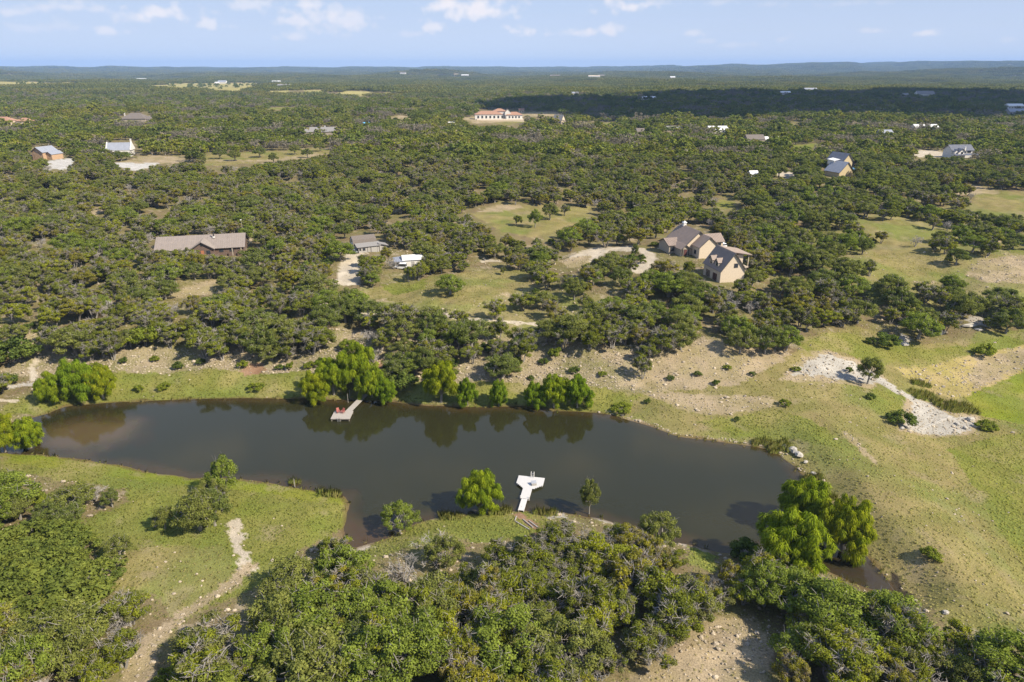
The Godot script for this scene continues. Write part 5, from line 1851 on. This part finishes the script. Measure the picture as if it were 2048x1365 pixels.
	# other roofs among the trees: name, label, px, py, turn, length, width, wall, rise, wall material, roof material
	var few := [
		["white_roof_house", "white-roofed house with two small gables in the woods", 1434, 266, 3, 19, 10, 3.4, 3.2, "white_paint", "white_metal"],
		["brown_roof_house", "house with a taupe roof beside a long white roof", 1507, 286, 5, 15, 11, 3.4, 3.4, "stone_wall", "shingles"],
		["white_metal_barn", "long white metal roof beside the taupe-roofed house", 1540, 286, 3, 15, 8, 3.0, 2.2, "white_paint", "white_metal"],
		["white_long_house", "long white roof low in the woods below the shaded hillside", 1848, 261, 2, 24, 11, 3.2, 2.8, "white_paint", "white_metal"],
		["grey_cottage", "grey-roofed cottage half hidden in trees below the white roofs", 1768, 272, 8, 13, 8, 3.0, 2.6, "grey_siding", "grey_metal"],
		["cottage", "small taupe-roofed cottage behind the villa's clearing", 1283, 269, 8, 11, 8, 3.0, 2.8, "stone_wall", "shingles"],
		["tan_cottage", "house with a pale flat-pitched roof in the woods past the cottage", 1347, 262, 0, 15, 8, 3.0, 1.8, "stone_wall", "grey_shingles"],
		["pump_shed", "small white shed with a pyramid roof by the gabled house", 1505, 357, 10, 4.5, 4.5, 2.8, 1.6, "white_paint", "white_metal"],
		["steep_cottage", "steep pale-roofed cottage in the trees beside the villa", 1118, 248, -40, 12, 8, 4.0, 6.0, "cream_siding", "grey_shingles"],
		["blue_roof_shelter", "small shelter with a bright blue roof in the woods", 733, 252, 0, 7, 5, 2.6, 1.2, "white_paint", "blue_plastic"],
		["white_shelter", "tiny white-roofed shelter in the woods short of the villa", 903, 251, 0, 7, 5, 2.6, 1.2, "white_paint", "white_metal"],
		["tan_pavilion", "small tan building behind the villa's terrace", 1043, 226, 0, 8, 7, 4, 2.4, "cream_siding", "clay_tiles"],
		["shaded_house", "white house with a steep gable in the cloud shadow", 1848, 194, 4, 38, 16, 6, 6.5, "white_paint", "grey_shingles"],
		["shaded_cottage", "grey cottage in the cloud shadow beside the steep white house", 1807, 194, 0, 16, 10, 4, 3.5, "grey_siding", "grey_shingles"],
		["pale_house", "pale-roofed house at the rim of the cloud shadow", 2027, 218, 2, 24, 12, 4.5, 3.0, "white_paint", "white_metal"],
		["long_grey_house", "long grey-roofed house in front of the pale one in the shadow", 2034, 229, 2, 30, 13, 4.0, 3.6, "grey_siding", "grey_metal"],
		["green_roof_house", "pale green-roofed house deep in the cloud shadow", 1620, 183, 4, 34, 14, 5, 4, "white_paint", "grey_metal"],
		["low_shaded_house", "low pale house in the cloud shadow past the green roof", 1570, 189, 0, 20, 10, 4, 2.5, "white_paint", "white_metal"],
		["white_shaded_barn", "white barn in the shadow nearest the villa", 1297, 200, 0, 26, 10, 4, 2.5, "white_paint", "white_metal"],
		["teal_shed", "pale shed at the start of the cloud shadow", 1150, 190, 0, 16, 9, 4, 3, "white_paint", "grey_metal"],
		["ranch_barn", "long white ranch barn behind the straw field", 283, 160, 0, 60, 20, 6, 4, "white_paint", "white_metal"],
		["ranch_house", "white ranch house at the far edge of the straw field", 445, 167, 0, 34, 18, 6, 6, "white_paint", "grey_metal"],
		["ranch_shed", "small white shed beside the ranch house", 434, 168, 0, 16, 12, 5, 3, "white_paint", "white_metal"],
		["farm_barn", "pale barn among trees past the straw field", 553, 166, 0, 40, 16, 6, 4, "white_paint", "white_metal"],
		["farm_shed", "pale grey roof in front of the far barn", 568, 174, 0, 36, 16, 5, 3, "grey_siding", "grey_shingles"],
		["ridge_house", "pale house on the crest of the wooded plateau", 1110, 155, 0, 60, 20, 9, 6, "cream_siding", "shingles"],
		["ridge_villa", "cream house on the plateau crest with a flat roof line", 1188, 156, 0, 60, 20, 10, 3, "white_paint", "cream_siding"],
		["ridge_cottage", "second cream house on the plateau crest", 1203, 154, 0, 36, 20, 10, 5, "cream_siding", "shingles"],
		["ridge_lodge", "white lodge farther along the plateau crest", 1345, 158, 0, 30, 20, 10, 5, "white_paint", "white_metal"],
		["hilltop_house", "white house among trees on the low wooded knoll", 806, 150, 0, 40, 20, 14, 6, "white_paint", "shingles"],
		["knoll_house", "tiny white house on the wooded skyline", 930, 153, 0, 50, 20, 9, 4, "white_paint", "white_metal"]]
	for e in few:
		var g := ground(e[2], e[3])
		o = site(e[0], e[1], e[2], e[3], e[4], e[5] * 0.6)
		gable(o, xf(0, 0, 0, 90), e[5], e[6], e[7], e[8], 0.4, M[e[9]], M[e[10]])
		var wide: float = e[5]
		if wide > 6.0 and g.z > -1900.0:
			for k in int(wide / 4.0):
				window(o, xf(-wide * 0.5 + 2.0 + k * 4.0, e[7] * 0.5, e[6] * 0.5), 1.4, 1.4)
		var q := pixel(g)
		var sc: float = FOCAL / g.distance_to(EYE)
		guard_box(q.x - wide * 0.5 * sc, q.y - (e[7] + e[8]) * sc, q.x + wide * 0.5 * sc, q.y - e[7] * 0.85 * sc)

# ------------------------------------------------------------------ docks, fence, vehicles
func docks() -> void:
	# white dock: gangway, narrow deck, wide platform with cut corners, ladder
	var a := level(1042, 1020, 0.7)
	var b := level(1062, 952, 0.7)
	var yaw := atan2(-(b.x - a.x), -(b.z - a.z)) * -1.0
	var o := thing("white_dock", "white floating dock with a wide platform, narrow gangway and ladder", "dock", Vector3(a.x, 0, a.z), 0.0)
	o.rotation.y = atan2(a.x - b.x, a.z - b.z)
	# local -z leads out over the water
	var deck := 0.42
	for k in 9:
		var z := -0.2 - k * 0.42
		box_part(o, "plank", xf(0, deck + 0.12 * (1.0 - k / 9.0), z), Vector3(1.1, 0.06, 0.39), M.dock_white)
	for k in 10:
		box_part(o, "plank", xf(0, deck, -4.05 - k * 0.34), Vector3(1.75, 0.07, 0.295), M.dock_white)
	for k in 12:
		var z := -7.45 - k * 0.34
		var half := 2.6
		if k < 4:
			half = lerpf(0.9, 2.6, (k + 1) / 5.0)
		box_part(o, "plank", xf(0.15, deck, z), Vector3(half * 2.0, 0.07, 0.295), M.dock_white)
	box_part(o, "frame", xf(0.15, 0.16, -10.0), Vector3(5.0, 0.4, 2.3), M.dock_white)
	box_part(o, "frame", xf(0, 0.18, -6.2), Vector3(1.6, 0.36, 4.4), M.dock_white)
	for s in [-1.0, 1.0]:
		box_part(o, "beam", xf(s * 0.45, 0.33, -2.0), Vector3(0.12, 0.2, 4.0), M.dock_white)
		box_part(o, "float", xf(s * 2.0 + 0.15, -0.05, -10.0), Vector3(0.9, 0.3, 2.2), M.rubber)
		box_part(o, "corner_post", xf(s * 0.82, 0.35, -4.1), Vector3(0.16, 0.9, 0.16), M.dock_white)
	var l := Node3D.new()
	l.name = "ladder"
	o.add_child(l)
	for s in [-0.28, 0.28]:
		var m := MB.new()
		m.tube(Vector3(s + 0.3, -0.6, -11.75), Vector3(s + 0.3, 1.5, -11.55), 0.05, 0.05, 6)
		m.tube(Vector3(s + 0.3, 1.5, -11.55), Vector3(s + 0.3, 1.3, -11.1), 0.05, 0.05, 6)
		m.tube(Vector3(s + 0.3, 1.3, -11.1), Vector3(s + 0.3, 0.45, -11.1), 0.05, 0.05, 6)
		part(l, "rail", m.commit(M.dock_white))
	for y in [-0.1, 0.25, 0.6, 0.95]:
		box_part(l, "rung", xf(0.3, y, -11.68), Vector3(0.6, 0.07, 0.08), M.dock_white)
	var h := thing("dock_box", "grey storage box with its lid tilted, standing on the white dock", "box", o.transform * Vector3(1.0, deck + 0.04, -8.6), o.rotation.y + 0.4)
	box_part(h, "chest", xf(0, 0.22, 0), Vector3(0.95, 0.44, 0.6), M.grey_siding)
	box_part(h, "lid", Transform3D(Basis(Vector3(1, 0, 0), 0.5), Vector3(0, 0.56, -0.16)), Vector3(1.0, 0.06, 0.66), M.grey_metal)
	guard([[1030,948],[1090,948],[1085,975],[1062,990],[1055,1025],[1034,1025],[1040,985],[1030,970]])
	# timbers edging the steps
	for e in [[[1033,1034],[1030,1042],"short pale timber edging the top of the dirt steps"],[[1031,1044],[1058,1060],"long pale timber edging the dirt steps beside the lawn"],[[1046,1040],[1066,1056],"pale timber between the dirt steps"],[[1058,1043],[1078,1058],"weathered timber along the dirt steps on the thicket side"]]:
		var p := ground(e[0][0], e[0][1])
		var q := ground(e[1][0], e[1][1])
		var m := MB.new()
		var dir := (q - p).normalized()
		var side := dir.cross(Vector3.UP).normalized()
		m.box(Transform3D(Basis(dir, side.cross(dir), side), Vector3.ZERO), Vector3(p.distance_to(q), 0.2, 0.18))
		var tm := top_mesh("timber", m.commit(M.dock_wood))
		tm.position = (p + q) * 0.5 + Vector3(0, 0.05, 0)
		tag(tm, e[2], "timber", "timbers edging the steps")

	# wooden dock
	a = level(722, 798, 0.6)
	b = level(690, 830, 0.6)
	o = thing("wooden_dock", "weathered wooden dock with a square platform under the willows", "dock", Vector3(a.x, 0, a.z), 0.0)
	o.rotation.y = atan2(b.x - a.x, b.z - a.z)
	var reach := Vector2(b.x - a.x, b.z - a.z).length()
	# local +z leads out over the water
	for k in int((reach - 1.0) / 0.3) + 8:
		box_part(o, "plank", xf(0, 0.62, -2.4 + k * 0.3), Vector3(1.5, 0.06, 0.28), M.dock_wood)
	var plat := Node3D.new()
	plat.name = "platform"
	o.add_child(plat)
	plat.position = Vector3(0, 0, reach + 0.2)
	plat.rotation.y = -o.rotation.y
	for k in 12:
		box_part(plat, "plank", xf(-0.6, 0.66, -1.8 + k * 0.33), Vector3(4.4, 0.06, 0.31), M.dock_wood)
	box_part(plat, "frame", xf(-0.6, 0.5, 0), Vector3(4.3, 0.24, 3.8), M.rail_wood)
	for x in [-2.6, -0.6, 1.4]:
		for z in [-1.75, 1.75]:
			box_part(plat, "pile", xf(x, -0.6, z), Vector3(0.2, 2.2, 0.2), M.rail_wood)
	var l2 := Node3D.new()
	l2.name = "ladder"
	o.add_child(l2)
	l2.position = plat.position
	l2.rotation.y = plat.rotation.y
	for s in [-0.3, 0.3]:
		box_part(l2, "rail", xf(-0.9 + s, 0.3, 2.06), Vector3(0.08, 1.6, 0.08), M.steel)
	for y in [0.0, 0.35]:
		box_part(l2, "rung", xf(-0.9, y, 2.06), Vector3(0.6, 0.06, 0.08), M.steel)
	guard([[660,835],[690,838],[722,800],[705,795],[670,815]])
	var base: Transform3D = o.transform * plat.transform
	for e in [[-1.7, -1.0, 0.5, "red slatted chair on the wooden dock, turned to the open water"], [-0.6, -0.9, -0.4, "red slatted chair on the wooden dock, next to the walkway"]]:
		var at: Vector3 = base * Vector3(e[0], 0.69, e[1])
		var c := thing("deck_chair", e[3], "chair", at, e[2], "red chairs on the wooden dock")
		for k in 5:
			box_part(c, "seat_slat", xf(0, 0.36 - k * 0.02, 0.35 - k * 0.12), Vector3(0.6, 0.03, 0.1), M.red_paint)
			box_part(c, "back_slat", Transform3D(Basis(Vector3(1, 0, 0), -0.35), Vector3(-0.24 + k * 0.12, 0.68, -0.38)), Vector3(0.1, 0.85, 0.03), M.red_paint)
		for s in [-0.33, 0.33]:
			box_part(c, "arm", xf(s, 0.58, 0.02), Vector3(0.12, 0.03, 0.75), M.red_paint)
			box_part(c, "leg", xf(s, 0.28, 0.36), Vector3(0.06, 0.56, 0.08), M.red_paint)
			box_part(c, "leg", xf(s, 0.26, -0.3), Vector3(0.06, 0.52, 0.08), M.red_paint)
	# mooring poles beside the walkway
	for e in [[696, 806, "slim pale mooring pole beside the wooden dock's walkway"], [700, 798, "second mooring pole, closer to the willows"]]:
		var p := level(e[0], e[1], 0.0)
		var m := MB.new()
		m.tube(Vector3(0, -0.8, 0), Vector3(0, 2.4, 0), 0.07, 0.05, 6)
		var po := top_mesh("mooring_pole", m.commit(M.grey_wood))
		po.position = p
		tag(po, e[2], "pole", "mooring poles by the wooden dock")
	# post standing in the shallows off the meadow
	var pq := level(589, 975, 0.0)
	var pm := MB.new()
	pm.tube(Vector3(0, -0.6, 0), Vector3(0.05, 1.9, 0), 0.14, 0.09, 6)
	var post := top_mesh("stump", pm.commit(M.bark))
	post.position = pq
	tag(post, "thin dead stump standing in the shallows off the meadow", "stump")

func fence() -> void:
	var pts := [[1098,527],[1112,523],[1126,519],[1139,515],[1152,510]]
	var o := thing("rail_fence", "two-rail wooden fence beside the loop drive's turning place", "fence", ground(1126, 519))
	var last := Vector3.ZERO
	for k in pts.size():
		var p := ground(pts[k][0], pts[k][1]) - o.position
		box_part(o, "post", Transform3D(Basis(), p + Vector3(0, 0.5, 0)), Vector3(0.18, 1.6, 0.18), M.rail_wood)
		if k > 0:
			for y in [0.55, 1.1]:
				var d := p - last
				var dir := d.normalized()
				var side := dir.cross(Vector3.UP).normalized()
				box_part(o, "rail", Transform3D(Basis(dir, side.cross(dir), side), (p + last) * 0.5 + Vector3(0, y, 0) + side * 0.12), Vector3(d.length(), 0.15, 0.06), M.rail_wood)
		last = p
	guard_box(1098, 508, 1156, 522)

func car(px: float, py: float, deg: float, label: String, m: Material, tall := 1.0) -> void:
	var o := thing("parked_car", label, "car", ground(px, py), deg_to_rad(deg), "parked cars")
	var t := xf(0, 0, 0, 90)
	prism(o, "body", t, [[-2.2, 0.35], [2.2, 0.35], [2.25, 0.8], [1.2, 0.98], [-2.15, 1.0], [-2.25, 0.7]], -0.9, 0.9, m)
	prism(o, "cabin", t, [[-2.0, 0.99], [1.15, 0.97], [0.5, 1.6 * tall], [-1.8, 1.6 * tall]], -0.78, 0.78, M.window_glass)
	prism(o, "roof", t, [[-1.85, 1.59 * tall], [0.55, 1.59 * tall], [0.5, 1.66 * tall], [-1.8, 1.66 * tall]], -0.8, 0.8, m)
	for x in [-0.85, 0.85]:
		for z in [-1.35, 1.4]:
			var w := MB.new()
			w.tube(Vector3(x - 0.12, 0.34, z), Vector3(x + 0.12, 0.34, z), 0.34, 0.34, 12)
			w.tube(Vector3(x - 0.125, 0.34, z), Vector3(x - 0.12, 0.34, z), 0.01, 0.34, 12)
			w.tube(Vector3(x + 0.12, 0.34, z), Vector3(x + 0.125, 0.34, z), 0.34, 0.01, 12)
			part(o, "wheel", w.commit(M.rubber))

func small_things() -> void:
	fence()
	car(848, 546, 20, "grey car parked in the juniper clearing past the white shed", M.car_grey)
	car(802, 538, 80, "white van parked in front of the white shed", M.car_white, 1.25)
	car(1444, 494, 10, "white car parked behind the garage with the dormers", M.car_white)
	car(704, 507, 60, "dark car parked at the grey gambrel shed", M.car_grey)
	# garden wall and yard light
	var y := thing("yard_light", "slim pole with a white lamp head behind the long house", "lamp post", ground(487, 478))
	var m := MB.new()
	m.tube(Vector3(0, -0.3, 0), Vector3(0, 7.5, 0), 0.09, 0.06, 6)
	part(y, "pole", m.commit(M.grey_wood))
	box_part(y, "lamp_head", xf(0, 7.6, 0.2), Vector3(0.4, 0.3, 0.7), M.white_paint)

func _ready() -> void:
	rng.seed = 20240611
	# camera
	var cam := Camera3D.new()
	cam.name = "camera"
	cam.fov = 53.13
	cam.position = EYE
	cam.rotation.x = -TILT
	cam.near = 1.0
	cam.far = 40000.0
	add_child(cam)
	cam.current = true
	# sky, air, sun, exposure
	var env := Environment.new()
	env.background_mode = Environment.BG_SKY
	env.sky = build_sky()
	env.background_energy_multiplier = 0.74
	env.tonemap_mode = Environment.TONE_MAPPER_LINEAR
	env.tonemap_exposure = 1.95
	env.fog_enabled = true
	env.fog_density = 0.000062
	env.fog_light_color = Color(0.64, 0.79, 1.0)
	env.sdfgi_enabled = true
	env.ssao_enabled = true
	env.ssil_enabled = true
	var we := WorldEnvironment.new()
	we.name = "environment"
	we.environment = env
	add_child(we)
	var sun := DirectionalLight3D.new()
	sun.name = "sun"
	sun.light_energy = 1.6
	sun.light_color = Color(1.0, 0.95, 0.86)
	sun.light_angular_distance = 0.5
	sun.shadow_enabled = true
	add_child(sun)
	var toward := Vector3(0.66, 0.66, 0.36).normalized()
	sun.look_at_from_position(Vector3.ZERO, -toward)
	# terrain
	n_hill.seed = 3
	n_hill.frequency = 0.00075
	n_hill.fractal_octaves = 4
	n_mid.seed = 8
	n_mid.frequency = 0.0035
	n_mid.fractal_octaves = 4
	n_fine.seed = 21
	n_fine.frequency = 0.11
	n_fine.fractal_octaves = 4
	build_materials()
	build_heights()
	build_cover()
	print("cover ", Time.get_ticks_msec())
	build_ground()
	build_water()
	print("ground ", Time.get_ticks_msec())
	# the cloud whose shadow lies on the far woods
	var lift := 900.0
	for e in [[1630, 211, 800.0, 420.0, 5, 0.12], [2080, 205, 1300.0, 520.0, 6, 0.05]]:
		var g := ground(e[0], e[1])
		build_cloud(g + toward * (lift / toward.y), e[2], e[3], e[4], e[5])
	# buildings and other built things
	buildings()
	docks()
	small_things()
	print("built ", Time.get_ticks_msec())
	# plants and stones
	make_protos()
	print("protos ", Time.get_ticks_msec())
	landmarks()
	planted()
	scatter()
	print("scatter ", Time.get_ticks_msec())
	far_woods()
	stones_and_tufts()
	reeds()
	print("done ", Time.get_ticks_msec())
